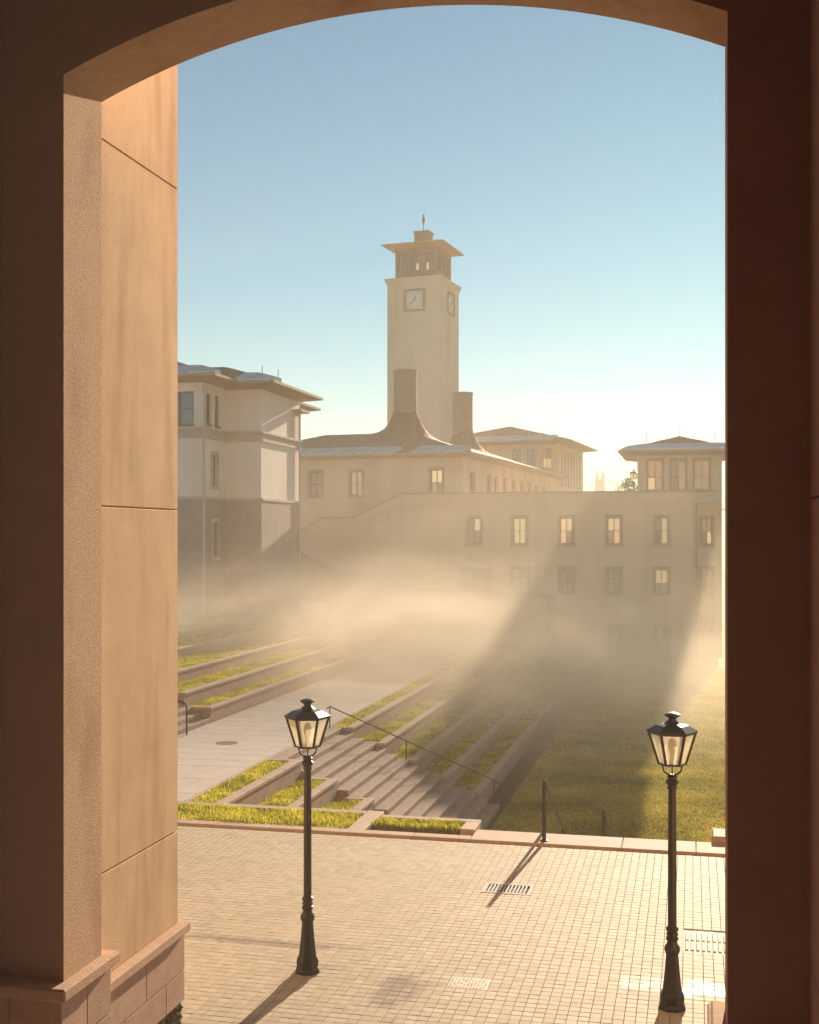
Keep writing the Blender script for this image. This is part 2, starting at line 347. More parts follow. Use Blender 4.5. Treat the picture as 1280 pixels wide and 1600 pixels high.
def window(parent, T, h, trim=None, tw=0.13, cols=2, rows=2, glass=None, split=0.5, sill=True, name='window', bar=0.05, glow=()):
    a, b, c, d = h
    m = MB()
    if trim:
        for (p, q, r_, s_) in ((a - tw, a, c, d), (b, b + tw, c, d), (a - tw, b + tw, d, d + tw * 1.2), (a - tw, b + tw, c - tw, c)):
            m.box(p, q, -0.045, 0.02, r_, s_)
        if sill: m.box(a - tw - 0.05, b + tw + 0.05, -0.10, -0.05, c - tw, c - tw + 0.06)
    else:
        m.box(a, b, -0.06, 0.0, c - 0.06, c - 0.001)
    root = m.xf(T).build(name, trim or M_frame, parent)
    fm = MB(); fy0, fy1 = 0.10, 0.15; fb = bar * 1.2
    fm.box(a, a + fb, fy0, fy1, c, d); fm.box(b - fb, b, fy0, fy1, c, d); fm.box(a + fb, b - fb, fy0, fy1, d - fb, d); fm.box(a + fb, b - fb, fy0, fy1, c, c + fb)
    xs = [a + fb + (b - a - 2 * fb) * i / cols for i in range(cols + 1)]
    zs = [c + fb, c + fb + (d - c - 2 * fb) * split, d - fb] if rows == 2 else [c + fb + (d - c - 2 * fb) * i / rows for i in range(rows + 1)]
    for x in xs[1:-1]: fm.box(x - bar / 2, x + bar / 2, fy0 - 0.01, fy1, c + fb, d - fb)
    for z in zs[1:-1]: fm.box(a + fb, b - fb, fy0 - 0.004, fy1, z - bar / 2, z + bar / 2)
    fm.xf(T).build('frame', M_frame, root)
    g = glass or M_glass; k = 0
    for i in range(cols):
        for j in range(rows):
            p = MB().box(xs[i], xs[i + 1], 0.155, 0.17, zs[j], zs[j + 1]).xf(T)
            gg = M_glass_glow if k in glow else (g if random.random() < .62 else random.choice((M_glass, M_blind, M_glass_sky)))
            p.build('pane', gg, root); k += 1
    return root

# ------------------------------------------------------------------ ground
terrain = MB().quad((-420, -60, -3.1), (420, -60, -3.1), (420, 420, -3.1), (-420, 420, -3.1)).build('ground', M_ground); tag(terrain, kind='structure')
LZ = -2.15
lawn = MB().quad((-5.2, 26.9, LZ), (60, 26.9, LZ), (60, 74.9, LZ), (-5.2, 74.9, LZ)).build('lawn', M_lawn); tag(lawn, kind='structure')

def blades(mb, x0, x1, y0, y1, z, dens, h):
    for _ in range(int((x1 - x0) * (y1 - y0) * dens)):
        x = random.uniform(x0, x1); y = random.uniform(y0, y1); a = random.uniform(0, PI); hh = random.uniform(*h); wd = random.uniform(.015, .03)
        ca, sa = math.cos(a) * wd, math.sin(a) * wd; k = len(mb.v)
        mb.v += [(x - ca, y - sa, z), (x + ca, y + sa, z), (x + random.uniform(-.05, .05), y + random.uniform(-.05, .05), z + hh)]; mb.f.append((k, k + 1, k + 2))
M_turf = leaf_mat('turf_blade', (0.18, 0.19, 0.035), (0.68, 0.57, 0.14), 0.45)
mb = MB(); blades(mb, -5.2, 4.5, 30.5, 44, LZ, 1300, (.03, .07)); blades(mb, -5.2, 6, 44, 74, LZ, 450, (.04, .09))
tag(mb.build('lawn_grass', M_turf), 'short turf covering the sunken lawn', 'grass', kind='stuff')
# plaza: a bedding slab, then pavers laid on it
plaza = thing('plaza', (0, 0, 0), kind='structure')
MB().box(-30, 30, -12, 21.98, -0.5, -0.035).build('bedding', M_joint, plaza)
PW, PL, GAP = 0.130, 0.136, 0.0042
gs = lambda x0, x1, y0, y1: (-13.0 + round((x0 + 13.0) / PW) * PW, -13.0 + round((x1 + 13.0) / PW) * PW, 11.0 + round((y0 - 11.0) / PL) * PL, 11.0 + round((y1 - 11.0) / PL) * PL)
covers = [gs(-3.24, -2.42, 18.93, 19.48), gs(-2.99, -2.51, 14.75, 15.23), gs(-0.12, 0.72, 16.9, 17.76)]
def px_of(x, y):
    th = math.atan(443 / 1900); dep = -x * math.sin(th) + y * math.cos(th); rr = x * math.cos(th) + y * math.sin(th)
    return 640 + 1900 * rr / dep, 838 + 1900 * 5.6 / dep
cand = []; rest = []
nx = int(18.0 / PW); ny = int(11.0 / PL)
for i in range(nx):
    x = -13.0 + i * PW
    for j in range(ny):
        y = 11.0 + j * PL + (PL * 0.5 if (i // 6 + j // 9) % 3 == 1 and False else 0)
        if any(c[0] < x + PW / 2 < c[1] and c[2] < y + PL / 2 < c[3] for c in covers): continue
        u, v = px_of(x + PW / 2, y + PL / 2)
        vis = 285 < u < 1128 and v < 1596
        (cand if vis else rest).append((y, x))
cand.sort(); big = cand[:300]; rest += cand[300:]
def paver(mb, x, y, c=0.004):
    dz = random.uniform(-0.0018, 0.0008); tx = random.uniform(-.0012, .0012); ty = random.uniform(-.0012, .0012)
    x0, x1, y0, y1 = x + GAP / 2, x + PW - GAP / 2, y + GAP / 2, y + PL - GAP / 2
    n = len(mb.v)
    z = lambda sx, sy: dz + sx * tx + sy * ty
    mb.v += [(x0, y0, -0.035), (x1, y0, -0.035), (x1, y1, -0.035), (x0, y1, -0.035),
             (x0, y0, z(-1, -1) - c), (x1, y0, z(1, -1) - c), (x1, y1, z(1, 1) - c), (x0, y1, z(-1, 1) - c),
             (x0 + c, y0 + c, z(-1, -1)), (x1 - c, y0 + c, z(1, -1)), (x1 - c, y1 - c, z(1, 1)), (x0 + c, y1 - c, z(-1, 1))]
    for a in range(4):
        b = (a + 1) % 4
        mb.f.append((n + a, n + b, n + 4 + b, n + 4 + a)); mb.f.append((n + 4 + a, n + 4 + b, n + 8 + b, n + 8 + a))
    mb.f.append((n + 8, n + 9, n + 10, n + 11))
def tone(me, vals, per):
    at = me.attributes.new('tone', 'FLOAT', 'FACE'); d = []
    for t in vals: d += [t] * per
    at.data.foreach_set('value', d)
mb = MB(); tv = []
for y, x in rest: paver(mb, x, y); tv.append(random.random())
pf = mb.build('paver_field', M_paver, plaza); tone(pf.data, tv, 9); tag(pf, kind='stuff')
pm = []
for k in range(14):
    b = MB(); paver(b, 0, 0); me = b.mesh('paver', M_paver); tone(me, [random.random()], 9); pm.append(me)
for y, x in big: inst('paver', random.choice(pm), (x, y, 0), plaza)
# paving further round the plaza and under the gate, out of the picture
MB().box(-30, -13.0, 11.0, 21.98, -0.034, -0.004).box(5.0, 30, 11.0, 21.98, -0.034, -0.004).box(-30, 30, -12, 10.99, -0.034, -0.004).build('outer_paving', M_pave2, plaza)

# kerb along the far edge of the plaza
kerb = thing('plaza_kerb', (-3, 22.3, 0), kind='structure')
x = -4.0
for L in (1.25, 1.5, 1.3, 1.55, 1.4, 1.5, 1.45, 1.5):
    MB().cbox(x + .004, x + L - .004, 22.0, 22.78, -0.3, 0.035, 0.012).build('kerb_stone', M_kerb, kerb); x += L
x = -14.0
for L in (1.6, 1.45, 1.5, 1.5, 1.4, 1.45, 1.1):
    MB().cbox(x + .004, x + L - .004, 22.0, 22.28, -0.3, 0.035, 0.012).build('kerb_stone', M_kerb, kerb); x += L

# ------------------------------------------------------------------ arched gateway (the place the camera looks out of)
gate = thing('arched_gateway', (-2.665, 10.4, 0), 'dark ochre arched gateway framing the whole view, with tall piers and stone plinths', 'gateway')
AX0, AX1, AY0, AY1, SPR, RISE = -5.6, 0.27, 10.1, 10.83, 9.82, 0.62
hw = (AX1 - AX0) / 2; acx = (AX0 + AX1) / 2; AR = (hw * hw + RISE * RISE) / (2 * RISE); acz = SPR + RISE - AR
NA = 36; t0 = math.asin(hw / AR)
arc = [(acx + AR * math.sin(-t0 + 2 * t0 * k / NA), acz + AR * math.cos(-t0 + 2 * t0 * k / NA)) for k in range(NA + 1)]
TOP = 15.0
ib = MB(); ob = MB()
for mbx, Y, fl in ((ib, AY0, False), (ob, AY1, True)):
    def q(p): 
        p = [(a, Y, b) for a, b in p]; mbx.poly(p[::-1] if fl else p)
    q([(-16, 0), (AX0, 0), (AX0, TOP), (-16, TOP)]); q([(AX1, 0), (12, 0), (12, TOP), (AX1, TOP)])
    for k in range(NA): q([arc[k], arc[k + 1], (arc[k + 1][0], TOP), (arc[k][0], TOP)])
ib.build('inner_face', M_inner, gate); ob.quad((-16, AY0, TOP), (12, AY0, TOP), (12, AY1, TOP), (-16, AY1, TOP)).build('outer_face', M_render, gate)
so = MB()
for k in range(NA): so.quad((arc[k][0], AY0, arc[k][1]), (arc[k][0], AY1, arc[k][1]), (arc[k + 1][0], AY1, arc[k + 1][1]), (arc[k + 1][0], AY0, arc[k + 1][1]))
so.build('arch_soffit', M_soff, gate, smooth=True)
MB().quad((AX0, AY0, 0), (AX0, AY1, 0), (AX0, AY1, SPR), (AX0, AY0, SPR)).build('jamb', M_rough, gate)
MB().quad((AX1, AY1, 0), (AX1, AY0, 0), (AX1, AY0, SPR), (AX1, AY1, SPR)).build('jamb', M_rough, gate)
# passage behind the arch: side walls in rendered panels, unseen roof and end wall added to keep the inner face dark, gallery the view is taken from
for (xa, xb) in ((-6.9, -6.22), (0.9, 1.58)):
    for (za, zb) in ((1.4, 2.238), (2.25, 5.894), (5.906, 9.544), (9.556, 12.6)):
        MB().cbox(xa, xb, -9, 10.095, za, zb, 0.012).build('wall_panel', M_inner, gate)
    MB().box(xa - .02, xb + .02, -9, 10.09, 0, 1.395).build('wall_plinth', M_inner, gate)
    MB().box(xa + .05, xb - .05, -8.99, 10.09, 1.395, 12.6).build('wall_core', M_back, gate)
MB().box(-7.2, 1.9, -9.6, 10.095, 12.605, 13.1).build('passage_ceiling', M_inner, gate)
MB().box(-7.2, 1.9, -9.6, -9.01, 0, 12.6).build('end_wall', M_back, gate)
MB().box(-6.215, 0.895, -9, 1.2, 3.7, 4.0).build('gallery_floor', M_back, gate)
# plinth of the two jambs
def plinth(x0, x1, y0, y1, courses, ztop, over=0.07, lt=0.12, inset=0.0, rub=True, bl=0.85):
    MB().cbox(x0 - over, x1 + over, y0 - over, y1 + over, ztop - lt, ztop, 0.018).build('plinth_ledge', M_ledge, gate)
    MB().box(x0 + .03, x1 - .03, y0 + .03, y1 - .03, 0, ztop - lt - .001).build('plinth_core', M_rubble if rub else M_plinth, gate)
    n = 0
    for (za, zb) in courses:
        n += 1
        for side in ('-y', '+y', '-x', '+x'):
            a, b = (x0, x1) if side[1] == 'y' else (y0, y1)
            L = b - a; k = max(1, round(L / bl)); st = 0.5 * (n % 2) * L / k
            cuts = [a] + [a + st + L / k * i for i in range(0 if st else 1, k + 1) if a + .12 < a + st + L / k * i < b - .12] + [b]
            for p, q_ in zip(cuts[:-1], cuts[1:]):
                t = .05; g = .004
                if side == '-y': B = (p + g, q_ - g, y0, y0 + t)
                elif side == '+y': B = (p + g, q_ - g, y1 - t, y1)
                elif side == '-x': B = (x0 - .002, x0 + t, p + g, q_ - g)
                else: B = (x1 - t, x1 + .002, p + g, q_ - g)
                MB().cbox(*B, za + g, zb - g, 0.006).build('plinth_block', M_plinth, gate)
plinth(-6.6, -5.55, 9.97, 10.93, ((0.0, 0.47), (0.47, 0.94), (0.94, 1.41)), 1.53, rub=False)
plinth(0.22, 1.1, 9.97, 10.93, ((0.0, 0.47), (0.47, 0.94), (0.94, 1.41)), 1.53, rub=False)
plinth(-7.9, -5.655, 10.94, 12.94, ((0.31, 0.65), (0.65, 1.08)), 1.2, over=.055)
plinth(0.185, 2.0, 10.94, 11.77, ((0.31, 0.65), (0.65, 1.08)), 1.2, over=.055)
# rubble footing stones at the outer piers
for (x0, x1, y0, y1) in ((-7.9, -5.655, 10.94, 12.94), (0.185, 2.0, 10.94, 11.77)):
    rb = MB()
    for side in range(3):
        for k in range(120):
            r0 = random.uniform(.03, .07)
            if side == 0: p = (x1 - .02 + random.uniform(-.02, .012), random.uniform(y0 + .05, y1 - .03))
            elif side == 1: p = (random.uniform(x0, x1 - .03), y1 - .02 + random.uniform(-.02, .012))
            else: p = (x0 + .02, random.uniform(y0 + .05, y1 - .03))
            zc = random.uniform(.03, .27); n = len(rb.v)
            rx, ry, rz_ = r0 * random.uniform(.7, 1.3), r0 * random.uniform(.7, 1.3), r0 * random.uniform(.6, .9)
            for a, b, c in ((1, 0, 0), (-1, 0, 0), (0, 1, 0), (0, -1, 0), (0, 0, 1), (0, 0, -1)): rb.v.append((p[0] + a * rx * .6, p[1] + b * ry, zc + c * rz_))
            for t in ((0, 2, 4), (2, 1, 4), (1, 3, 4), (3, 0, 4), (2, 0, 5), (1, 2, 5), (3, 1, 5), (0, 3, 5)): rb.f.append(tuple(n + q_ for q_ in t))
    tag(rb.build('rubble_footing', M_rubble, gate), kind='stuff')
# outer piers in rendered panels with recessed joints
for (x0, x1, y1) in ((-7.8, -5.72, 12.90), (0.42, 1.9, 11.7)):
    for (za, zb) in ((1.2, 2.238), (2.25, 5.894), (5.906, 9.544), (9.556, 15)):
        MB().cbox(x0, x1, 10.835, y1, za, zb, 0.008).build('pier_panel', M_render, gate)
    MB().box(x0 + .02, x1 - .02, 10.84, y1 - .02, 1.1, 14.9).build('pier_core', M_rough, gate)

# ------------------------------------------------------------------ street lamps
def make_lamp():
    t = thing('street_lamp', (0, 0, 0), local=True)
    MB().lathe([(.165, 0), (.165, .03), (.155, .05), (.14, .07), (.15, .11), (.15, .16), (.125, .20), (.115, .235)], 8, ph=PI / 8).build('base', M_iron, t)
    MB().lathe([(.118, .235), (.112, .28), (.095, .42), (.083, .56), (.076, .645)], 8, ph=PI / 8).build('bell', M_iron, t)
    MB().lathe([(.076, .645), (.086, .665), (.094, .70), (.086, .735), (.062, .765), (.06, .80), (.074, .815), (.074, .835), (.058, .85), (.07, .87), (.07, .885), (.058, .90), (.074, .93), (.074, .95), (.052, .97)], 20).build('collar', M_iron, t, smooth=True)
    MB().lathe([(.052, .97), (.050, 2.0), (.046, 2.59)], 16).build('pole', M_iron, t, smooth=True)
    MB().lathe([(.046, 2.59), (.058, 2.60), (.058, 2.62), (.05, 2.64), (.076, 2.675), (.078, 2.69), (.052, 2.72), (.06, 2.735), (.06, 2.75), (.035, 2.775)], 20).build('top_collar', M_iron, t, smooth=True)
    br = MB()
    for s in (-1, 1):
        br.tube([(0, 0, 2.765), (s * .06, 0, 2.775), (s * .10, 0, 2.81), (s * .112, 0, 2.86), (s * .112, 0, 2.905)], .011, 8)
    br.tube([(0, 0, 2.77), (0, 0, 2.90)], .008, 8)
    br.build('bracket', M_iron, t, smooth=True)
    za, zb, ra, rb = 2.90, 3.275, .155, .272
    hexp = lambda r_, z: [(r_ * math.cos(PI / 3 * k + PI / 6 * 0), r_ * math.sin(PI / 3 * k), z) for k in range(6)]
    fr = MB(); A = hexp(ra, za); B = hexp(rb, zb)
    lan = MB()
    for k in range(6):
        fr.tube([A[k], B[k]], .017, 6); fr.tube([A[k], A[(k + 1) % 6]], .013, 6); fr.tube([B[k], B[(k + 1) % 6]], .018, 6)
    fo = fr.build('lantern_frame', M_iron, t)
    for k in range(6):
        k2 = (k + 1) % 6
        i_ = lambda p: (p[0] * .985, p[1] * .985, p[2])
        MB().quad(i_(A[k]), i_(A[k2]), i_(B[k2]), i_(B[k])).build('pane', M_frost, fo)
    MB().lathe([(ra * .98, za - .008), (ra * .98, za + .004)], 6).build('lantern_floor', M_iron, t)
    MB().lathe([(rb + .028, zb), (rb + .030, zb + .018), (.19, zb + .085), (.11, zb + .105)], 6).build('lantern_roof', M_iron, t)
    MB().lathe([(.115, zb + .095), (.085, zb + .115), (.05, zb + .145), (.045, zb + .165), (.075, zb + .182), (.094, zb + .198), (.096, zb + .213), (.07, zb + .226), (.02, zb + .236)], 20).build('finial_cap', M_iron, t, smooth=True)
    MB().lathe([(.028, za), (.03, za + .07), (.022, za + .09), (.03, za + .11), (.05, za + .19), (.052, za + .24), (.035, za + .285), (.01, za + .30)], 14).build('bulb', M_bulb, t, smooth=True)
    return t
lamp = make_lamp(); lamp.location = (-4.83, 14.94, 0); lamp.rotation_euler.z = R(16)
tag(lamp, 'black iron lamp post standing in front of the stepped planters', 'street lamp', 'iron street lamps')
l2 = copy_tree(lamp); l2.location = (-0.24, 14.77, 0); l2.rotation_euler.z = R(3)
tag(l2, 'black iron lamp post with bulb showing, standing beside the dark right pier', 'street lamp', 'iron street lamps')
l3 = copy_tree(lamp); l3.location = (-3.95, 85.0, 6.35); l3.scale = (1.1,) * 3
tag(l3, 'tiny distant lamp head showing above the long wall beside the pavilion', 'street lamp', 'iron street lamps')

# ------------------------------------------------------------------ drain, covers
t = thing('drain_grate', (-2.83, 19.2, 0), 'grey slotted drain grate crossed by the handrail shadow', 'drain')
x0, x1, y0, y1 = covers[0]
MB().box(x0, x1, y0, y1, -0.034, -0.02).build('pit', M_pit, t)
fm = MB().box(x0, x1, y0, y0 + .05, -.03, .006).box(x0, x1, y1 - .05, y1, -.03, .006).box(x0, x0 + .06, y0 + .05, y1 - .05, -.03, .006).box(x1 - .06, x1, y0 + .05, y1 - .05, -.03, .006).build('frame', M_grate, t)
for k in range(11): MB().cbox(x0 + .085 + k * (x1 - x0 - .16) / 11, x0 + .085 + k * (x1 - x0 - .16) / 11 + .03, y0 + .05, y1 - .05, -.025, .004, .003).build('bar', M_grate, t)
t = thing('grating_cover', (0.3, 17.3, 0), 'pale ribbed metal cover in the paving beside the right pier', 'grating')
x0, x1, y0, y1 = covers[2]
MB().box(x0, x1, y0, y1, -0.034, -0.012).build('plate', M_grate, t)
for k in range(11):
    for r_ in range(2): MB().cbox(x0 + .03 + k * .073, x0 + .03 + k * .073 + .042, y0 + .04 + r_ * .41, y0 + .04 + r_ * .41 + .36, -.015, .006, .006).build('rib', M_grate, t)
t = thing('manhole_cover', (-2.75, 15, 0), 'square pale patterned manhole cover in the buff paving', 'manhole cover')
x0, x1, y0, y1 = covers[1]
MB().cbox(x0 + .004, x1 - .004, y0 + .004, y1 - .004, -.034, .0, .004).build('plate', M_cover, t)
st = MB()
for i in range(11):
    for j in range(8):
        if random.random() < .8: st.cbox(x0 + .03 + i * (x1 - x0 - .05) / 11, x0 + .03 + i * (x1 - x0 - .05) / 11 + random.uniform(.015, .028), y0 + .04 + j * (y1 - y0 - .07) / 8, y0 + .04 + j * (y1 - y0 - .07) / 8 + random.uniform(.025, .04), -.001, .004, .002)
tag(st.build('raised_pattern', M_cover, t), kind='stuff')

# ------------------------------------------------------------------ planters, paths, steps
def grass(name, x0, x1, y0, y1, z, parent, dens=900, h=(.04, .095), slope=None):
    n = int((x1 - x0) * (y1 - y0) * dens); mb = MB()
    for _ in range(n):
        x = random.uniform(x0, x1); y = random.uniform(y0, y1); a = random.uniform(0, PI); hh = random.uniform(*h) * (0.7 + 0.6 * (math.sin(x * 3.1) * math.sin(y * 2.3 + x) * .5 + .5))
        wd = random.uniform(.010, .022); lx, ly = random.uniform(-.06, .06), random.uniform(-.06, .06); ca, sa = math.cos(a) * wd, math.sin(a) * wd
        k = len(mb.v); mb.v += [(x - ca, y - sa, z), (x + ca, y + sa, z), (x + lx, y + ly, z + hh)]; mb.f.append((k, k + 1, k + 2))
    o = mb.build(name, M_blade, parent); tag(o, kind='stuff'); return o
COP = {}
def coping(L, W, parent, loc, along_y=True, m=None):
    key = (round(L, 3), round(W, 3), along_y)
    if key not in COP:
        b = MB(); b.cbox(-W / 2 if along_y else .004, W / 2 if along_y else L - .004, .004 if along_y else -W / 2, L - .004 if along_y else W / 2, -.09, 0, .012); COP[key] = b.mesh('coping_stone', M_cop)
    off = root_off(parent)
    inst('coping_stone', COP[key], (loc[0] - off[0], loc[1] - off[1], loc[2] - off[2]), parent)

ordw = ['first', 'second', 'third', 'fourth', 'fifth']
TX = [-9.7, -8.76, -7.82, -6.88, -5.96]; TZ = [0.0, -0.43, -0.87, -1.30, -1.73]; Y0, Y1 = 34.3, 66.0
for k in range(5):
    xl = -10.42 if k == 0 else TX[k - 1]; xr = TX[k]; z = TZ[k]
    t = thing('terrace_planter', ((xl + xr) / 2, Y0, LZ), ('%s grass terrace beyond the garden stair, counted down from the pale path' % ordw[k]) if k < 4 else 'lowest stone terrace beyond the garden stair, its end beside the dark lawn', 'planter', 'long terraces stepping down to the lawn')
    MB().box(xr - .20, xr - .02, Y0 + .02, Y1, z - .6, z - .09).build('retaining_wall', M_wallst, t)
    MB().box(xl, xr - .201, Y0 + .02, Y0 + .20, z - .6, z - .09).build('end_wall', M_wallst, t)
    n = 20
    for i in range(n): coping((Y1 - Y0) / n, .24, t, (xr - .11, Y0 + i * (Y1 - Y0) / n, z))
    coping(round(xr - .24 - xl, 3), .22, t, (xl, Y0 + .11, z), False)
    MB().box(xl + .002, xr - .20, Y0 + .20, Y1, z - .5, z - .06).build('soil', M_soil, t)
    gx0, gx1 = xl + .01, xr - .24
    o = grass('grass', gx0, gx1, Y0 + .23, Y0 + 14, z - .06, t, 1000)
    o = grass('grass', gx0, gx1, Y0 + 14, Y1, z - .06, t, 250, (.06, .14))
# nearer group this side of the stair
NY0, NY1 = 23.95, 29.1
names = ['nearest grass planter beside the pale path, behind the left lamp post', 'middle of the three short grass planters behind the left lamp post', 'smallest grass planter at the foot of the garden steps, right of the left lamp post']
for k in range(3):
    xl = -10.42 if k == 0 else TX[k - 1] + .15; xr = TX[k] + .15; z = TZ[k]
    t = thing('short_planter', ((xl + xr) / 2, NY0, LZ), names[k], 'planter', 'short planters this side of the garden stair')
    MB().box(xr - .20, xr - .02, NY0, NY1 - .02, z - .6, z - .09).build('retaining_wall', M_wallst, t)
    MB().box(xl, xr - .201, NY1 - .2, NY1 - .02, z - .6, z - .09).build('end_wall', M_wallst, t)
    for i in range(4): coping((NY1 - NY0) / 4, .24, t, (xr - .11, NY0 + i * (NY1 - NY0) / 4, z))
    coping(round(xr - .24 - xl, 3), .22, t, (xl, NY1 - .11, z), False)
    MB().box(xl + .002, xr - .20, NY0, NY1 - .20, z - .5, z - .06).build('soil', M_soil, t)
    grass('grass', xl + .01, xr - .24, NY0, NY1 - .23, z - .06, t, 1500)
# ground strips right behind the plaza edge
t = thing('grass_bed', (-9.5, 23, 0), 'long grass bed edging the plaza behind the left lamp post', 'grass bed', 'grass beds along the plaza edge')
MB().box(-13.9, -6.45, 22.30, 23.60, -.4, -.03).build('soil', M_soil, t)
grass('grass', -13.9, -6.47, 22.31, 23.6, -.03, t, 2000, (.05, .12))
x = -14.0
for L in (1.6, 1.5, 1.5, 1.45, 1.5): coping(L, .26, t, (x, 23.76, .02), False); x += L
MB().box(-14, -6.45, 23.65, 23.93, -2.4, -.075).build('retaining_wall', M_wallst, t)
MB().cbox(-6.44, -6.10, 22.30, 23.93, -.9, .02, .015).build('divider_stone', M_kerb, t)
t = thing('grass_bed', (-5, 23, 0), 'short grass bed framed in stone left of the tall handrail', 'grass bed', 'grass beds along the plaza edge')
MB().box(-6.08, -4.35, 22.82, 23.40, -.6, -.03).build('soil', M_soil, t)
grass('grass', -6.07, -4.36, 22.83, 23.4, -.03, t, 1800, (.05, .11))
coping(1.0, .22, t, (-6.08, 23.53, .02), False); coping(1.03, .22, t, (-5.08, 23.53, .02), False)
MB().cbox(-4.33, -4.05, 22.80, 23.42, -.6, .02, .015).build('end_stone', M_kerb, t)
MB().box(-6.08, -4.07, 23.45, 23.62, -2.4, -.075).build('retaining_wall', M_wallst, t)
t = thing('grass_bed', (1.5, 23, 0), 'pale stone end of a bed at the plaza edge beside the right pier', 'grass bed', 'grass beds along the plaza edge')
MB().cbox(0.35, 0.65, 22.80, 23.42, -.6, .14, .02).build('end_stone', M_kerb, t)
MB().box(.66, 8, 22.82, 23.4, -.6, .06).build('soil', M_soil, t); grass('grass', .66, 8, 22.82, 23.4, .06, t, 600, (.05, .11))
MB().box(.35, 8, 23.45, 23.65, -2.4, .1).build('retaining_wall', M_wallst, t)
# kerbs beside the path
pth = thing('path', (-12.3, 40, 0), kind='structure')
MB().box(-14.1, -10.5, 23.94, 69.8, -.6, -.05).build('bedding', M_joint, pth)
nslab = 0; sl = {}
for j in range(60):
    y = 23.95 + j * .765
    wds = (.9, .9, .9, .9) if j % 2 else (.45, .9, .9, .9, .45)
    x = -14.1
    for wd in wds:
        k = round(wd, 2)
        if k not in sl: sl[k] = MB().cbox(.004, wd - .004, .004, .761, -.05, 0, .006).mesh('slab', M_path)
        inst('slab', sl[k], (x + 12.3, y - 40, random.uniform(-.002, .002)), pth); x += wd
for i in range(23):
    if not (29.1 - 2 < 23.95 + i * 2 < 34.2): pass
    coping(2.0, .10, pth, (-10.46, 23.95 + i * 2.0, .004))
tag(MB().lathe([(.3, 0), (.3, .006)], 24, -12.3, 30.95, .0).build('path_manhole', M_rubble), 'round dark manhole cover set in the pale path', 'manhole cover')
# garden stair: steps run away from the viewer and go down to the right
stair = thing('garden_stair', (-8, 31.7, LZ), 'wide stone garden stair going down to the lawn between the planters', 'staircase')
NS = 15; sx0 = -10.40; run = (5.0) / NS; rise = 2.15 / NS
for k in range(NS):
    xa = sx0 + k * run; zt = -(k) * rise - (0.0 if k else .0) - .002
    MB().cbox(xa, xa + run + .05, 29.105, 34.295, zt - rise - .02, zt - .004, .012).build('step', M_stepm, stair)
MB().poly([(sx0 - .05, 29.2, -2.4), (sx0 - .05, 29.2, -.25), (sx0 + .05, 29.2, -.25), (sx0 + 15 * run, 29.2, -2.4)]).poly([(sx0 - .05, 34.2, -2.4), (sx0 + 15 * run, 34.2, -2.4), (sx0 + .05, 34.2, -.25), (sx0 - .05, 34.2, -.25)]).build('stringer', M_wallst, stair)
rl = thing('stair_handrail', (-8, 34.15, -1), 'thin dark handrail sloping down the far side of the garden stair', 'handrail')
MB().tube([(-10.45, 34.12, .55), (-10.35, 34.12, .62), (-5.35, 34.12, -1.38), (-5.3, 34.12, -1.45)], .017, 8).build('rail', M_rail, rl, smooth=True)
for (px, zb) in ((-10.35, -.1), (-8.05, -1.05), (-5.5, -2.1)): MB().tube([(px, 34.12, zb), (px, 34.12, .62 - (px + 10.35) * .4)], .018, 8).build('post', M_rail, rl, smooth=True)
# left side terraces going up
LX = [-14.1, -14.95, -16.2, -18.1, -20.2]; LZs = [.46, .88, 1.25, 1.55, 1.8]
for k in range(5):
    xr = LX[k]; xl = LX[k + 1] if k < 4 else -21.4; z = LZs[k]
    t = thing('raised_planter', ((xl + xr) / 2, 34.2, 0), ['lowest raised grass terrace left of the pale path', 'raised grass terrace one level above the path-side terrace at left', 'third raised terrace up from the path, cut by the left pier', 'sliver of the fourth raised terrace beside the left pier', 'topmost raised terrace edge below the pale building'][k], 'planter', 'raised terraces left of the path')
    MB().box(xr - .22, xr - .02, 34.22, 64, 0 if k == 0 else LZs[k - 1] - .2, z - .09).build('retaining_wall', M_wallst, t)
    MB().box(xl - .2, xr - .221, 34.22, 34.42, -.1, z - .09).build('end_wall', M_wallst, t)
    n = 18
    for i in range(n): coping(29.8 / n, .24, t, (xr - .11, 34.2 + i * 29.8 / n, z))
    coping(round(xr - .24 - xl, 3), .22, t, (xl, 34.31, z), False)
    MB().box(xl - .02, xr - .22, 34.42, 64, z - .4, z - .06).build('soil', M_soil, t)
    grass('grass', xl, xr - .24, 34.45, 48, z - .06, t, 1000); grass('grass', xl, xr - .24, 48, 64, z - .06, t, 250)
ls = thing('side_stair', (-16, 31.5, 0), 'stone steps rising left of the path, half hidden by the left pier', 'staircase')
for k in range(12):
    xa = -14.1 - k * .30
    MB().cbox(xa - .34, xa, 29.0, 34.195, -.1, (k + 1) * .15, .012).build('step', M_stepm, ls)
rl = thing('bent_handrail', (-14, 32, 0), 'short bent metal handrail at the foot of the left steps', 'handrail')
MB().tube([(-13.9, 31.95, 0), (-13.9, 31.95, .78), (-13.93, 31.95, .86), (-14.0, 31.95, .90), (-14.3, 31.95, 1.02), (-17.2, 31.95, 2.5)], .028, 8).build('rail', M_rail, rl, smooth=True)
MB().tube([(-15.6, 31.95, .7), (-15.6, 31.95, 1.68)], .02, 8).build('post', M_rail, rl, smooth=True)
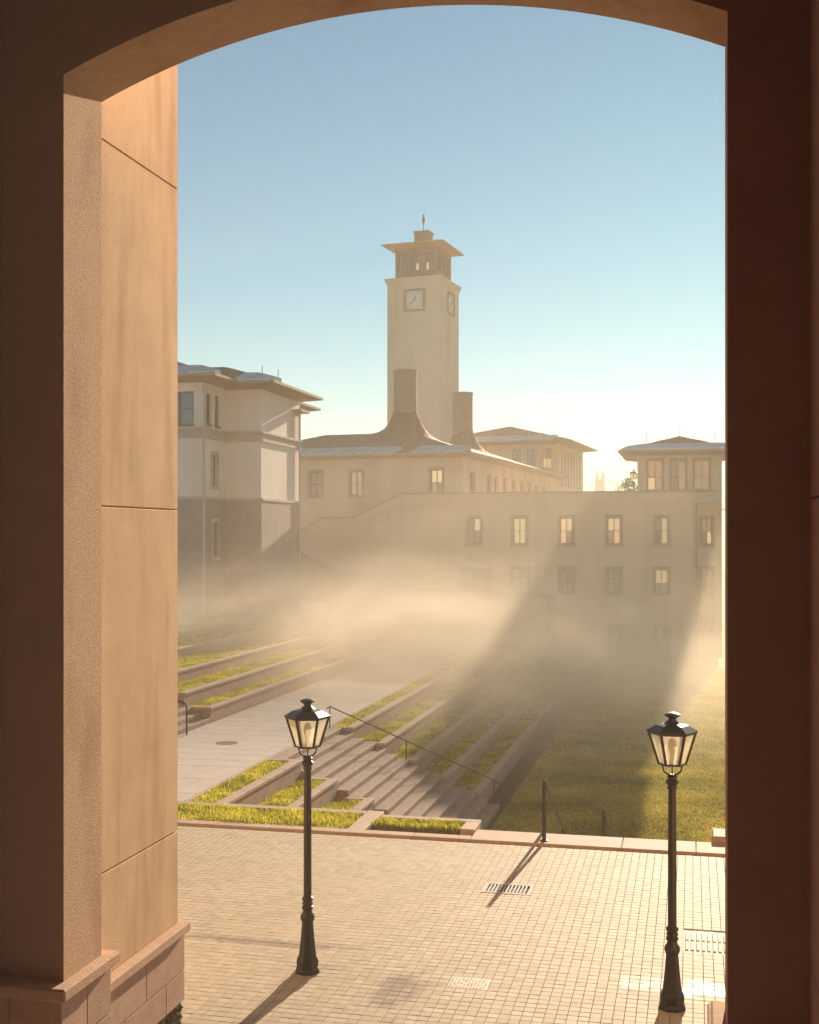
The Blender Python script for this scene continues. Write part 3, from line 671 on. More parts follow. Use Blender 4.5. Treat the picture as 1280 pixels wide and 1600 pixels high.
# plateau at the left, the court in front of the far building
MB().box(-60, -21.4, 20, 120, -3, 1.76).build('upper_court', M_pave2); tag(bpy.data.objects['upper_court'], kind='structure')
MB().box(-21.4, -17.6, 20, 34.2, -3, 1.755).build('upper_landing', M_pave2); tag(bpy.data.objects['upper_landing'], kind='structure')
MB().box(-17.6, -14.1, 20, 28.98, -3, .0).build('side_court', M_pave2); tag(bpy.data.objects['side_court'], kind='structure')
MB().box(-21.4, -8.2, 70.2, 74.95, -3, 2.05).build('court_terrace', M_pave2); tag(bpy.data.objects['court_terrace'], kind='structure')
# plaza steps down to the lawn, mostly hidden
ps = thing('plaza_stair', (-1.8, 24.5, LZ), 'stone steps dropping from the plaza edge to the lawn between the handrails', 'staircase')
for k in range(13):
    ya = 22.79 + k * .32; MB().cbox(-4.03, .34, ya, ya + .34, -2.6, -(k + 1) * 2.15 / 14, .012).build('step', M_stepm, ps)
def hand(name, x, y, z, label, L=2.6, h=1.08, r=.032):
    t = thing(name, (x, y, z), label, 'handrail', 'handrails on the plaza steps')
    MB().tube([(x, y, z), (x, y, z + h)], r * 1.15, 10).build('post', M_rail, t, smooth=True)
    MB().lathe([(.075, 0), (.075, .012), (.05, .02)], 16, x, y, z).build('foot_plate', M_rail, t)
    MB().tube([(x, y, z + h - .03), (x, y + .02, z + h), (x, y + .1, z + h - .02), (x, y + L, z + h - .02 - (L - .1) * .50)], r, 10).build('rail', M_rail, t, smooth=True)
    MB().tube([(x, y + L * .85, z - 1.3), (x, y + L * .85, z + h - .02 - (L * .85 - .1) * .5)], r, 10).build('lower_post', M_rail, t, smooth=True)
    return t
hand('plaza_handrail', -2.65, 22.2, .036, 'tall black handrail on the plaza edge casting the long shadow', 3.9)
hand('plaza_handrail', -1.72, 24.35, -.92, 'shorter black handrail showing just beyond the plaza edge', 3.0)

# ------------------------------------------------------------------ long far building
fac = thing('long_building', (-8, 75, LZ), 'long low tan building with two rows of windows across the far side of the lawn', 'building')
WY = 75.0
T = lambda x, y, z: (x, WY + y, z)
up = [(-13.73, -12.93), (-10.87, -10.08), (-7.97, -7.2), (-5.09, -4.3), (-2.25, -1.47)]
holes = [(a, b, 5.13, 6.74) for a, b in up]
low = [(-7.93, -7.17), (-5.08, -4.3), (-2.25, -1.46)]
holes += [(a, b, 2.10, 3.6) for a, b in low] + [(-14.3, -12.3, 2.10, 3.6), (-11.0, -9.9, 2.1, 3.65)]
bot = [(-5.05, -4.25), (-2.2, -1.4)]
holes += [(a, b, -1.9, .1) for a, b in bot]
m = MB(); wall_grid(m, T, -17.95, 0.05, -2.4, 7.64, holes, .22); 
m.quad((0.05, WY, -2.4), (0.05, WY + 1.0, -2.4), (0.05, WY + 1.0, 7.64), (0.05, WY, 7.64))
m.build('front_wall', M_cream, fac)
T2 = lambda x, y, z: (x, WY + 1.0 + y, z)
hol2 = [(.5, 1.12, 5.1, 6.7), (.45, 1.15, -.2, 3.6)]
m = MB(); wall_grid(m, T2, 0.05, 1.5, -2.4, 7.64, hol2, .22); m.build('recessed_wall', M_cream, fac)
MB().box(-17.95, 1.5, WY + 1.35, WY + 9, -2.4, 7.6).build('rear_mass', M_cream, fac)
MB().box(-17.95, .10, WY - .10, WY + .30, 7.64, 8.28).box(.101, 1.5, WY + .9, WY + 1.3, 7.64, 8.28).build('parapet', M_cream, fac)
MB().box(-18.0, .15, WY - .16, WY + .36, 8.28, 8.36).box(.151, 1.5, WY + .84, WY + 1.36, 8.28, 8.36).build('parapet_coping', M_trim, fac)
MB().box(-8.2, .10, WY - .12, WY, 1.86, 2.04).build('string_course', M_cream, fac)
MB().box(-17.9, 1.45, WY + .31, WY + 8.9, 7.6, 7.9).build('roof_deck', M_pave2, fac)
glowsets = [(3,), (0, 1, 2, 3), (0, 1, 3), (1, 2, 3), (2, 3)]
for h, li in zip(holes[:5], glowsets): window(fac, T, h, M_trim, .15, glow=li, glass=M_blind if li == (2, 3) else M_glass)
for h in holes[5:8]: window(fac, T, h, M_trim, .15, split=.42, glass=M_blind, sill=False, name='door_window', glow=(1, 3) if h[0] > -3 else ())
window(fac, T, holes[8], M_trim, .1, cols=4, rows=2, split=.75, glass=M_glass, sill=False, name='entrance')
window(fac, T, holes[9], M_trim, .1, cols=2, rows=2, split=.6, glass=M_glass, sill=False, name='door')
for h in holes[10:]: window(fac, T, h, M_trim, .15, sill=False, split=.6, name='garden_door')
for h in hol2[:1]: window(fac, T2, h, M_trim, .15, glow=(2,))
window(fac, T2, hol2[1], M_trim, .15, cols=2, sill=False, name='garden_door')
MB().tube([(.25, WY + .93, 7.5), (.25, WY + .93, -2)], .05, 8).build('downpipe', M_trim, fac)
# stair flank that climbs along the left of the building
fl = thing('stair_flank_wall', (-22, 75, 0), 'tan stair wall with sloping parapet stepping up to the long building', 'wall')
prof = [(-27.0, 4.7), (-25.15, 5.72), (-23.2, 6.84), (-21.06, 6.84), (-18.0, 8.36)]
m = MB(); c = MB()
for (a, za), (b, zb) in zip(prof[:-1], prof[1:]):
    m.quad((a, WY + .02, -2), (b, WY + .02, -2), (b, WY + .02, zb - .08), (a, WY + .02, za - .08))
    m.quad((a, WY + .4, za - .08), (b, WY + .4, zb - .08), (b, WY + .4, -2), (a, WY + .4, -2))
    c.v += [(a, WY - .06, za - .08), (b, WY - .06, zb - .08), (b, WY + .46, zb - .08), (a, WY + .46, za - .08), (a, WY - .06, za), (b, WY - .06, zb), (b, WY + .46, zb), (a, WY + .46, za)]
    n = len(c.v) - 8; c.f += [tuple(n + i for i in q_) for q_ in ((3, 2, 1, 0), (4, 5, 6, 7), (0, 1, 5, 4), (1, 2, 6, 5), (2, 3, 7, 6), (3, 0, 4, 7))]
m.build('wall_face', M_cream, fl); c.build('coping', M_trim, fl)
m = MB()
for (a, za), (b, zb) in zip(prof[:-1], prof[1:]):
    n = len(m.v); m.v += [(a, WY - .04, za - .62), (b, WY - .04, zb - .62), (b, WY - .04, zb - .081), (a, WY - .04, za - .081), (a, WY + .019, za - .62), (b, WY + .019, zb - .62)]
    m.f += [(n, n + 1, n + 2, n + 3), (n, n + 4, n + 5, n + 1)]
m.build('parapet_band', M_cream, fl)
lw = thing('lower_stair_wall', (-18, 70, 0), 'low dark-topped wall sloping down in the mist below the stair wall', 'wall')
prof = [(-24.5, 5.4), (-23.47, 4.83), (-20.65, 3.34), (-17.88, 3.34), (-16.32, 2.5), (-8.2, 2.3)]
m = MB(); c = MB()
for (a, za), (b, zb) in zip(prof[:-1], prof[1:]):
    m.quad((a, 69.9, -1), (b, 69.9, -1), (b, 69.9, zb - .1), (a, 69.9, za - .1)); m.quad((a, 70.18, za - .1), (b, 70.18, zb - .1), (b, 70.18, -1), (a, 70.18, -1))
    n = len(c.v); c.v += [(a, 69.84, za - .1), (b, 69.84, zb - .1), (b, 70.24, zb - .1), (a, 70.24, za - .1), (a, 69.84, za), (b, 69.84, zb), (b, 70.24, zb), (a, 70.24, za)]
    c.f += [tuple(n + i for i in q_) for q_ in ((3, 2, 1, 0), (4, 5, 6, 7), (0, 1, 5, 4), (1, 2, 6, 5), (2, 3, 7, 6), (3, 0, 4, 7))]
m.quad((-8.2, 69.9, -3), (-8.2, 74.95, -3), (-8.2, 74.95, 2.05), (-8.2, 69.9, 2.2))
m.build('wall_face', M_wallst, lw); c.build('coping', M_grey, lw)

# ------------------------------------------------------------------ hip roofs
def hip(parent, T, x0, x1, y0, y1, ze, pitch, over=.9, m=M_tile, name='roof', flares=(), res=48, thick=.12, cap=99, rid=None, zcut=None):
    """hip roof as a height field with optional concave skirts round chimneys"""
    X0, X1, YA, YB = x0 - over, x1 + over, y0 - over, y1 + over
    xs = [X0 + (X1 - X0) * i / res for i in range(res + 1)]; ys = [YA + (YB - YA) * i / res for i in range(res + 1)]
    def hz(x, y):
        d = min(x - X0, X1 - x, y - YA, YB - y); z = ze + min(d * pitch, cap)
        for (cx, cyy, r0, amp, lam) in flares:
            rr = max(0, math.hypot(x - cx, y - cyy) - r0); z = max(z, z + amp * math.exp(-rr / lam) - amp * .02)
        return z
    mb = MB(); W = res + 1
    for y in ys:
        for x in xs: mb.v.append(T(x, y, hz(x, y)))
    for j in range(res):
        for i in range(res): a = j * W + i; mb.f.append((a, a + 1, a + W + 1, a + W))
    r_ = mb.build(name, m, parent)
    # fascia and sloping soffit under the eaves
    s = MB()
    zf = ze - thick
    O_ = [(X0, YA), (X1, YA), (X1, YB), (X0, YB)]; I_ = [(x0, y0), (x1, y0), (x1, y1), (x0, y1)]
    for k in range(4):
        a, b = O_[k], O_[(k + 1) % 4]; c, d = I_[k], I_[(k + 1) % 4]
        s.quad(T(*a, zf), T(*b, zf), T(*b, ze), T(*a, ze)); s.quad(T(*a, zf), T(*c, zf - .18), T(*d, zf - .18), T(*b, zf))
    s.build('eave', M_soffit, parent)
    return r_, hz
def panels(parent, T, hz, x0, x1, y, n, depth=.75, gap=.07, gaps=(), rise_=.2):
    """zinc eave panels lying on the front slope"""
    for i in range(n):
        if i in gaps: continue
        a = x0 + (x1 - x0) * i / n + gap / 2; b = x0 + (x1 - x0) * (i + 1) / n - gap / 2
        m = MB(); sh = .35
        pts = [(a, y), (b, y), (b + sh, y + depth), (a + sh, y + depth)]
        lo = [(px, py, hz(px, py) + (.02 if py == y else .02 + rise_)) for px, py in pts]; hi = [(px, py, z + .05) for px, py, z in lo]; lo = [(px, py, hz(px, py) - .02) for px, py in pts]
        n_ = len(m.v); m.v += [T(*p) for p in lo + hi]; m.f += [(3, 2, 1, 0), (4, 5, 6, 7), (0, 1, 5, 4), (1, 2, 6, 5), (2, 3, 7, 6), (3, 0, 4, 7)]
        m.build('eave_panel', M_metal, parent)
def rod(parent, T, x, y, z, h=.7):
    p = T(x, y, z); MB().tube([p, (p[0], p[1], p[2] + h)], .018, 6).build('lightning_rod', M_frame, parent)

# ------------------------------------------------------------------ chapel-like hall with two round chimneys
A5 = R(5)
CO = (-14.537, 77.73)
TC = frame_T(CO[0], CO[1], A5)
ch = thing('chimney_hall', (CO[0], CO[1], LZ), 'ochre hall with sweeping tiled roof and two fat round chimneys', 'building')
fh = [(-10.78, -9.9, 8.3, 9.95), (-7.86, -7.0, 8.3, 9.95), (-2.22, -1.42, 8.25, 9.97)]
m = MB(); wall_grid(m, TC, -17, 0, -2, 10.95, fh, .2); m.build('front_wall', M_cream, ch)
TS = lambda x, y, z: TC(0 - y, x, z)           # right flank: local x runs back along the hall
side = [(1.7, 2.7), (6.2, 7.2)] + [(8.2 + 2.75 * i, 9.2 + 2.75 * i) for i in range(7)]
sh = [(a, b, 7.0, 9.75) for a, b in side]
m = MB(); wall_grid(m, TS, 0, 33, -2, 10.95, sh, .2); m.build('side_wall', M_cream, ch)
MB().box(-17, -.3, .3, 9, -2, 10.9).box(-9.2, -.3, 9.001, 33, -2, 10.9).xf(TC).build('inner_mass', M_cream, ch)
for i, h in enumerate(fh): window(ch, TC, h, M_trim, .14, glass=M_blind if i == 0 else M_glass, glow=((1, 3) if i == 2 else ()))
for h in sh: window(ch, TS, h, M_trim, .12, rows=3, sill=False)
c1 = (-5.2, 5.2); 
def loc_of(u, dep):
    th = math.atan(443 / 1900); a = (u - 640) / 1900
    return ((-math.sin(th) + a * math.cos(th)) * dep, (math.cos(th) + a * math.sin(th)) * dep)
def to_local(p, O, ang):
    qx, qy = p[0] - O[0], p[1] - O[1]; return (qx * math.cos(ang) - qy * math.sin(ang), qx * math.sin(ang) + qy * math.cos(ang))
c1 = (-5.68, 5.2); c2 = (-5.35, 19.0)
r1, hz1 = hip(ch, TC, -17, 0, 0, 10.4, 11.05, .31, .75, flares=((c1[0], c1[1], .75, 1.9, .5),), res=64)
r2, hz2 = hip(ch, TC, -9.24, -.02, 9.5, 33, 11.03, .31, .75, flares=((c2[0], c2[1], .75, 1.9, .5),), res=64)
panels(ch, TC, hz1, -12.6, -4.5, -.74, 11, .8); panels(ch, TC, hz1, -3.3, .2, -.74, 5, .8)
for (c, hh) in ((c1, 17.3), (c2, 17.25)):
    px, py, _ = TC(c[0], c[1], 0)
    MB().lathe([(.86, 11.5), (.82, 15.0), (.82, hh - .18), (.86, hh - .16), (.86, hh)], 28, px, py).build('chimney', M_chim, ch, smooth=True)
rod(ch, TC, -8, 2.2, hz1(-8, 2.2)); rod(ch, TC, -12, 1.2, hz1(-12, 1.2)); rod(ch, TC, -2.0, 13.5, hz2(-2, 13.5))

# ------------------------------------------------------------------ clock tower
A7 = R(7); TO = (-21.31, 102.85); TT = frame_T(TO[0], TO[1], A7)
tw = thing('clock_tower', (TO[0] - 2.4, TO[1] + 2.4, 0), 'tall square clock tower with timber belfry and wide eaves above the hall', 'tower')
TW = 4.85; TD = 5.4
MB().box(-TW, 0, 0, TD, -2, 27.6).xf(TT).build('shaft', M_tower, tw)
m = MB()
for (o, za, zb) in ((.06, 27.6, 27.75), (.12, 27.751, 27.95), (.2, 27.951, 28.15)): m.box(-TW - o, o, -o, TD + o, za, zb)
m.xf(TT).build('cornice', M_tower, tw)
bx0, bx1, by0, by1 = -TW + .55, -.55, .55, TD - .55
def bel_wall(T_, L, name):
    ws = [(L / 2 - 1.62, L / 2 - .9), (L / 2 - .36, L / 2 + .36), (L / 2 + .9, L / 2 + 1.62)]
    hs = [(a, b, 28.85, 30.35) for a, b in ws]
    m = MB(); wall_grid(m, T_, 0, L, 28.151, 31.0, hs, .18); m.build(name, M_wood, tw)
    for i, h in enumerate(hs): window(tw, T_, h, M_wood, .07, glass=M_glass_sky, sill=False, split=.45, name='belfry_window', glow=((), (2,), (0,))[i])
bel_wall(lambda x, y, z: TT(bx0 + x, by0 + y, z), bx1 - bx0, 'belfry_wall')
bel_wall(lambda x, y, z: TT(bx1 - y, by0 + x, z), by1 - by0, 'belfry_wall')
MB().box(bx0 + .001, bx1 - .25, by0 + .25, by1, 28.151, 30.99).xf(TT).build('belfry_core', M_wood, tw)
rr, hzt = hip(tw, TT, bx0, bx1, by0, by1, 31.15, .16, .95, res=16, thick=.1, cap=.55)
cxm, cym = (bx0 + bx1) / 2, (by0 + by1) / 2
MB().box(cxm - .65, cxm + .65, cym - .65, cym + .65, 31.3, 32.55).box(cxm - .74, cxm + .74, cym - .74, cym + .74, 32.551, 32.68).xf(TT).build('roof_lantern', M_wood, tw)
p = TT(cxm, cym, 32.68); MB().tube([p, (p[0], p[1], 33.5), (p[0], p[1], 34.2)], .035, 6).lathe([(.02, 33.35), (.10, 33.55), (.14, 33.8), (.08, 34.0), (.1, 34.15), (.02, 34.35)], 10, p[0], p[1]).build('finial', M_iron, tw)
def clock(T_, cx, cz, s=.98, rad=.72):
    f = MB()
    for (a, b, c, d) in ((-s, s, s - .17, s), (-s, s, -s, -s + .17), (-s, -s + .17, -s + .171, s - .171), (s - .17, s, -s + .171, s - .171)): f.box(cx + a, cx + b, -.1, .03, cz + c, cz + d)
    fo = f.xf(T_).build('clock_surround', M_trim, tw)
    d = MB(); n = 32
    d.v += [T_(cx + rad * math.cos(2 * PI * k / n), -.05, cz + rad * math.sin(2 * PI * k / n)) for k in range(n)] + [T_(cx + rad * math.cos(2 * PI * k / n), .0, cz + rad * math.sin(2 * PI * k / n)) for k in range(n)]
    d.f.append(tuple(range(n))); d.f += [(k, (k + 1) % n, n + (k + 1) % n, n + k) for k in range(n)]
    d.build('clock_dial', M_clock, fo)
    def bar(ang, r0, r1, w_, y):
        ca, sa = math.sin(ang), math.cos(ang); px, pz = sa, -ca
        pts = [(cx + ca * r + px * w_ * s_, cz + sa * r + pz * w_ * s_) for r, s_ in ((r0, -1), (r0, 1), (r1, .6), (r1, -.6))]
        b = MB(); b.v += [T_(a, y, c) for a, c in pts] + [T_(a, y + .02, c) for a, c in pts]
        b.f += [(0, 1, 2, 3), (4, 7, 6, 5), (0, 4, 5, 1), (1, 5, 6, 2), (2, 6, 7, 3), (3, 7, 4, 0)]; return b
    for h in range(12): bar(h * PI / 6, .54, .66, .028, -.075).build('hour_mark', M_frame, fo)
    bar(R(15), -.1, .42, .05, -.10).build('hour_hand', M_frame, fo); bar(R(228), -.12, .60, .035, -.13).build('minute_hand', M_frame, fo)
clock(TT, -TW / 2 + .12, 26.15)
clock(lambda x, y, z: TT(0 - y, x, z), TD / 2 + .3, 26.2)

# ------------------------------------------------------------------ rear hall behind, right of the tower
BO = (-12.056, 112.19); TB = frame_T(BO[0], BO[1], A5)
bb = thing('rear_hall', (BO[0], BO[1], 0), 'hazy hip-roofed block behind the hall, left of the bridge', 'building')
rw = [(-4.4 + 1.45 * i, -3.6 + 1.45 * i, 11.9, 13.7) for i in range(3)]
m = MB(); wall_grid(m, TB, -12, 0, -2, 14.3, rw, .2); m.build('front_wall', M_cream, bb)
for i, h in enumerate(rw): window(bb, TB, h, None, glow=(0, 2) if i == 2 else ())
TBS = lambda x, y, z: TB(0 - y, x, z)
sl_ = [(1.4 + 1.55 * i, 2.2 + 1.55 * i, 10.4, 13.7) for i in range(7)]
m = MB(); wall_grid(m, TBS, 0, 12.8, -2, 14.3, sl_, .3); m.build('side_wall', M_cream, bb)
for h in sl_: window(bb, TBS, h, None, rows=3)
MB().box(-12, -.4, .4, 12.8, -2, 14.25).xf(TB).build('inner_mass', M_cream, bb)
MB().box(.001, .12, -.1, 12.9, 9.6, 9.85).xf(TB).build('string_course', M_trim, bb); MB().box(-12, 0, -.12, -.001, 9.6, 9.85).xf(TB).build('string_course', M_trim, bb)
rb_, hzb = hip(bb, TB, -12, 0, 0, 12.8, 14.45, .27, 1.3, res=32)
panels(bb, TB, hzb, -12, -.3, -1.28, 9, .8)
for a, b in ((-5.6, 5.5), (-2, 2.2), (-.6, .6)): rod(bb, TB, a, b, hzb(a, b), .6)

# ------------------------------------------------------------------ pavilion on the right
pv = thing('corner_pavilion', (-.5, 78, LZ), 'pavilion with low hip roof and three tall windows above the long wall', 'building')
TP = lambda x, y, z: (x, 78 + y, z)
pw = [(-2.80, -1.86, 8.5, 10.4), (-1.38, -.42, 8.5, 10.4), (.06, 1.02, 8.5, 10.4)]
m = MB(); wall_grid(m, TP, -3.42, 1.75, -2, 10.85, pw, .2); m.quad(TP(1.75, 0, -2), TP(1.75, 7, -2), TP(1.75, 7, 10.85), TP(1.75, 0, 10.85)).quad(TP(-3.42, 0, -2), TP(-3.42, 0, 10.85), TP(-3.42, 7, 10.85), TP(-3.42, 7, -2)).quad(TP(-3.42, 7, -2), TP(-3.42, 7, 10.85), TP(1.75, 7, 10.85), TP(1.75, 7, -2)).build('wall', M_cream, pv)
for i, h in enumerate(pw): window(pv, TP, h, M_trim, .08, glass=M_glass_sky, split=.42, glow=(0,) if i == 0 else ())
rp, hzp = hip(pv, TP, -3.42, 1.75, 0, 7, 10.98, .30, 1.15, res=32)
panels(pv, TP, hzp, -4.4, 2.4, -1.13, 7, .9, .03, rise_=.1)
rod(pv, TP, -2.9, .9, hzp(-2.9, .9)); rod(pv, TP, -.83, 3.5, hzp(-.83, 3.5)); rod(pv, TP, 1.3, .9, hzp(1.3, .9))

# ------------------------------------------------------------------ pale building on the left
lb = thing('pale_building', (-21, 54.7, 2.4), 'pale three-storey building with stepped corners and grey base behind the left pier', 'building')
X1_, Y1_, X2_, Y2_, Y3_ = -21.8, 52.0, -20.0, 54.7, 60.5
BZ = 1.7; EZ = 12.75
TA = lambda x, y, z: (x, Y1_ + y, z)
TAs = lambda x, y, z: (X1_ - y, Y1_ + x, z)
TBf = lambda x, y, z: (x, Y2_ + y, z)
TBs = lambda x, y, z: (X2_ - y, Y2_ + x, z)
hA = [(-23.75, -22.27, 10.72, 12.25), (-24.3, -23.42, 7.95, 10.0)]
hAs = [(.35, .95, 10.75, 12.2), (1.35, 1.95, 10.75, 12.2), (.95, 1.65, 7.95, 9.4), (1.0, 1.6, 4.6, 6.3)]
for nm, T_, a, b, hs in (('wing_front', TA, -32, X1_, hA), ('wing_side', TAs, 0, Y2_ - Y1_, hAs), ('centre_front', TBf, X1_, X2_, []), ('centre_side', TBs, 0, Y3_ - Y2_, [])):
    m = MB(); wall_grid(m, T_, a, b, 7.37, EZ, [h for h in hs if h[2] > 7.4], .22); m.build(nm, M_white, lb)
    m = MB(); wall_grid(m, lambda x, y, z, T_=T_: T_(x, y - .04, z), a - (.04 if a == 0 else 0), b + (.04 if b in (X1_, X2_) else 0), BZ, 7.3, [h for h in hs if h[2] < 7.3], .22); m.build('base_course', M_grey, lb)
    e = .08; q1 = e if b in (X1_, X2_) else 0
    MB().box(a - (e if a == 0 else 0), b + q1, -.08, -.001, 7.30, 7.42).xf(T_).build('string_course', M_trimw, lb)
    MB().box(a, b + q1, -.10, -.001, 10.12, 10.24).box(a, b + q1, -.05, -.001, 10.2401, 10.4999).box(a, b + q1 * 1.7, -.14, -.001, 10.5, 10.6).xf(T_).build('moulded_band', M_trimw, lb)
window(lb, TA, hA[0], None, glass=M_glass_sky); window(lb, TA, hA[1], M_trimw, .12)
for h in hAs[:2]: window(lb, TAs, h, None, cols=1)
window(lb, TAs, hAs[2], M_trimw, .14, cols=1); window(lb, lambda x, y, z: TAs(x, y - .04, z), hAs[3], M_trimw, .1, cols=1)
MB().quad((X2_, Y3_, BZ), (-32, Y3_, BZ), (-32, Y3_, EZ), (X2_, Y3_, EZ)).build('rear_wall', M_white, lb)
MB().tube([(X1_ + .12, Y1_ - .10, 12.2), (X1_ + .12, Y1_ - .10, 10.9), (X1_ + .10, Y1_ - .2, 10.5), (X1_ + .10, Y1_ - .2, BZ)], .06, 8).lathe([(.06, 12.1), (.13, 12.3), (.13, 12.5)], 10, X1_ + .12, Y1_ - .10).build('downpipe', M_trimw, lb, smooth=True)
MB().tube([(X2_ + .10, Y3_ - .3, 12.2), (X2_ + .10, Y3_ - .3, BZ)], .06, 8).build('downpipe', M_trimw, lb, smooth=True)
TW_ = lambda x, y, z: (x, y, z)
ra_, hza = hip(lb, TW_, -32, X1_, Y1_, 66, EZ + .2, .32, .95, res=32)
rb2, hzb2 = hip(lb, TW_, -30, X2_, Y2_, Y3_, EZ + .15, .32, 1.0, res=32)
panels(lb, TW_, hza, -25.4, -21.3, Y1_ - .93, 4, 1.0, rise_=.12); panels(lb, TW_, hzb2, -21.2, -19.3, Y2_ - .98, 3, 1.0, rise_=.12)
MB().box(X2_, X2_ + .5, Y3_ - 1.2, Y3_ + .2, 12.0, 12.12).build('gutter_shelf', M_trimw, lb)
for a, b in ((-24.4, 53.5), (-20.6, 56.5), (-19.6, 56)): rod(lb, TW_, a, b, max(hza(a, b) if a < -21 else 0, hzb2(a, b)), .6)

# ------------------------------------------------------------------ far bridge, shrub
br = thing('suspension_bridge', (-25.1, 340, 0), 'faint pale bridge pylon with cables far behind the long wall', 'bridge')
for s in (-1, 1):
    xb = -25.1 + s * 1.35; xt = -25.1 + s * .75
    m = MB(); n = 0
    m.v += [(xb - .75, 339.4, -3), (xb + .75, 339.4, -3), (xb + .75, 340.6, -3), (xb - .75, 340.6, -3), (xt - .5, 339.6, 21.5), (xt + .5, 339.6, 21.5), (xt + .5, 340.4, 21.5), (xt - .5, 340.4, 21.5), (xt - .1 + s * .25, 339.9, 23.9), (xt + .1 + s * .25, 339.9, 23.9), (xt + .1 + s * .25, 340.1, 23.9), (xt - .1 + s * .25, 340.1, 23.9)]
    for b in (0, 4): m.f += [(b + i, b + (i + 1) % 4, b + 4 + (i + 1) % 4, b + 4 + i) for i in range(4)]
    m.f.append((8, 9, 10, 11)); m.build('pylon_leg', M_bridge, br)
MB().box(-25.6, -24.6, 339.8, 340.2, 14, 21.5).build('cross_panel', M_bridge, br)
MB().box(-120, 70, 339, 341, 12.5, 13.2).build('deck', M_bridge, br)
for s in (-1, 1):
    for k in range(5): MB().tube([(-25.1 + s * .9, 340, 22.6 - k * .9), (-25.1 + s * (14 + 7 * k), 340, 13.2)], .05, 5).build('cable', M_bridge, br)
tr = thing('shrub_tree', (-4.5, 85, 5), 'small sunlit shrub poking above the long wall beside the pavilion', 'tree')
MB().tube([(-4.5, 85, 4.5), (-4.48, 85, 7.2), (-4.4, 85.05, 8.6)], [.12, .09, .05], 8).tube([(-4.48, 85, 7.2), (-4.9, 85.1, 8.6)], [.06, .03], 6).tube([(-4.48, 85, 7.4), (-3.9, 84.9, 8.9)], [.06, .03], 6).build('trunk', M_bark, tr)
m = MB()
for _ in range(900):
    a = random.uniform(0, 2 * PI); q_ = random.random() ** .5; zz = random.uniform(-1, 1)
    rr_ = math.sqrt(max(0, 1 - zz * zz)) * q_ * (0.85 + .3 * math.sin(a * 5))
    x, y, z = -4.35 + rr_ * math.cos(a) * .95, 85 + rr_ * math.sin(a) * .9, 8.55 + zz * .95 + .12 * math.sin(a * 3)
    s = random.uniform(.05, .11); n = len(m.v)
    v1 = Vector((random.uniform(-1, 1), random.uniform(-1, 1), random.uniform(-1, 1))).normalized() * s; v2 = v1.orthogonal().normalized() * s * .6
    c_ = Vector((x, y, z)); m.v += [tuple(c_ - v1), tuple(c_ + v2), tuple(c_ + v1), tuple(c_ - v2)]; m.f.append((n, n + 1, n + 2, n + 3))
tag(m.build('crown', M_leaf, tr), kind='stuff')

# ------------------------------------------------------------------ air
def volume_box(name, b, color, density, g, noise=None):
    m = bpy.data.materials.new(name); m.use_nodes = True; n = m.node_tree.nodes; l = m.node_tree.links
    n.remove(n['Principled BSDF']); v = n.new('ShaderNodeVolumePrincipled')
    v.inputs['Color'].default_value = (*color, 1); v.inputs['Density'].default_value = density; v.inputs['Anisotropy'].default_value = g
    l.new(v.outputs[0], n['Material Output'].inputs['Volume'])
    o = MB().box(*b).build(name, m); tag(o, kind='stuff'); return o, m
haze, hm = volume_box('haze', (-430, 430, -70, 430, -4.3, 36), (1.0, 0.87, 0.71), 0.0014, 0.28)

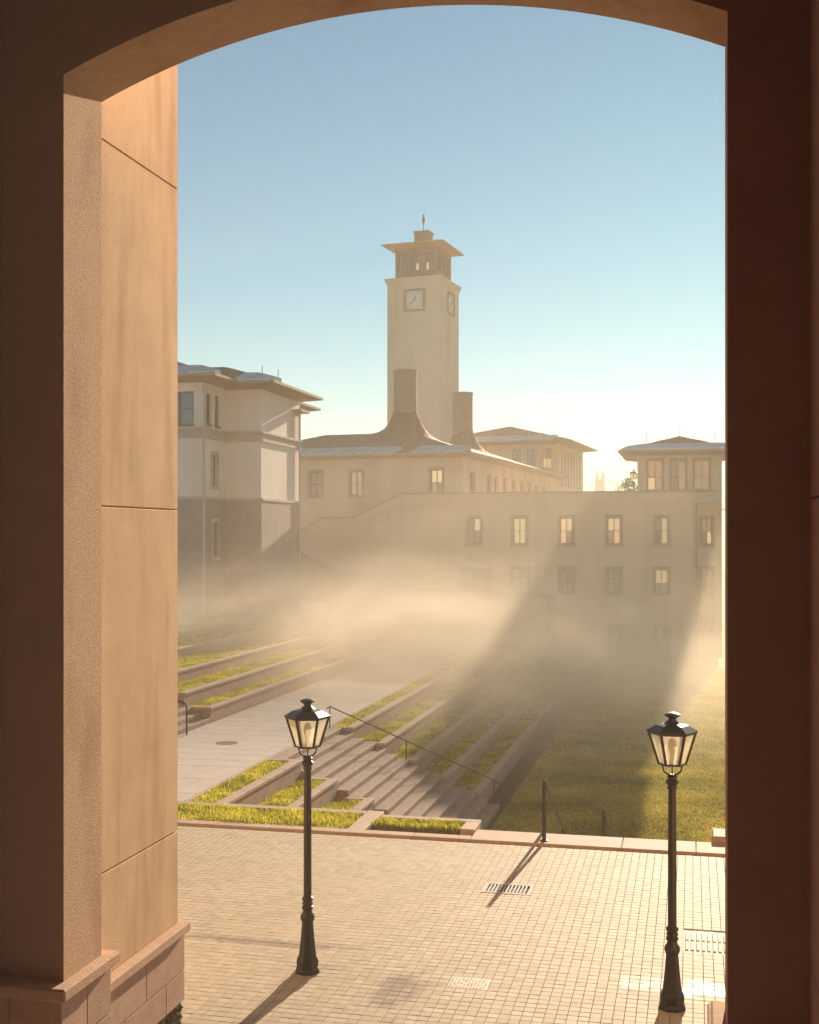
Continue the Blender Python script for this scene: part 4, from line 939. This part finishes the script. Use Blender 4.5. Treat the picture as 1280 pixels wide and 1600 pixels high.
def mist_mat(m):
    n = m.node_tree.nodes; l = m.node_tree.links; v = next(x for x in n if x.type == 'PRINCIPLED_VOLUME')
    g = n.new('ShaderNodeNewGeometry'); mp = n.new('ShaderNodeMapping'); mp.inputs['Scale'].default_value = (1, 1, 2.2); mp.inputs['Location'].default_value = (3.1, 1.7, .4)
    l.new(g.outputs['Position'], mp.inputs['Vector'])
    no = n.new('ShaderNodeTexNoise'); no.inputs['Scale'].default_value = .13; no.inputs['Detail'].default_value = 7; no.inputs['Roughness'].default_value = .62; no.inputs['Distortion'].default_value = 1.1
    l.new(mp.outputs[0], no.inputs['Vector'])
    mr = n.new('ShaderNodeMapRange'); mr.inputs['From Min'].default_value = .40; mr.inputs['From Max'].default_value = .70; mr.inputs['To Min'].default_value = .10; mr.inputs['To Max'].default_value = 1
    l.new(no.outputs['Fac'], mr.inputs['Value'])
    sx = n.new('ShaderNodeSeparateXYZ'); l.new(g.outputs['Position'], sx.inputs[0])
    def ramp(sock, a, b):
        q = n.new('ShaderNodeMapRange'); q.interpolation_type = 'SMOOTHSTEP'; q.inputs['From Min'].default_value = a; q.inputs['From Max'].default_value = b; l.new(sock, q.inputs['Value']); return q.outputs[0]
    def mul(a, b):
        q = n.new('ShaderNodeMath'); q.operation = 'MULTIPLY'; l.new(a, q.inputs[0]); l.new(b, q.inputs[1]); return q.outputs[0]
    f = mul(mr.outputs[0], ramp(sx.outputs[2], 5.4, -1.2))
    f = mul(f, ramp(sx.outputs[1], 31, 52)); f = mul(f, ramp(sx.outputs[1], 74.5, 58))
    f = mul(f, ramp(sx.outputs[0], 4.5, -3)); f = mul(f, ramp(sx.outputs[0], -31, -24))
    bank = n.new('ShaderNodeMath'); bank.operation = 'MULTIPLY_ADD'; bank.inputs[1].default_value = 1.0; bank.inputs[2].default_value = 0.75; l.new(ramp(sx.outputs[0], -1, -10), bank.inputs[0])
    f = mul(f, bank.outputs[0])
    k = n.new('ShaderNodeMath'); k.operation = 'MULTIPLY'; k.inputs[1].default_value = 0.17; l.new(f, k.inputs[0])
    h = mul(ramp(sx.outputs[2], 12.5, 3.0), ramp(sx.outputs[1], 32, 62)); h = mul(h, ramp(sx.outputs[0], 4.5, -2)); h = mul(h, ramp(sx.outputs[1], 74.6, 73.5))
    k2 = n.new('ShaderNodeMath'); k2.operation = 'MULTIPLY_ADD'; k2.inputs[1].default_value = 0.0095; l.new(h, k2.inputs[0]); l.new(k.outputs[0], k2.inputs[2])
    l.new(k2.outputs[0], v.inputs['Density'])
mist, mm = volume_box('drifting_mist', (-31, 4.6, 26.5, 74.6, -3.0, 12.6), (1.0, 0.89, 0.74), 0.05, 0.25)
mist_mat(mm)
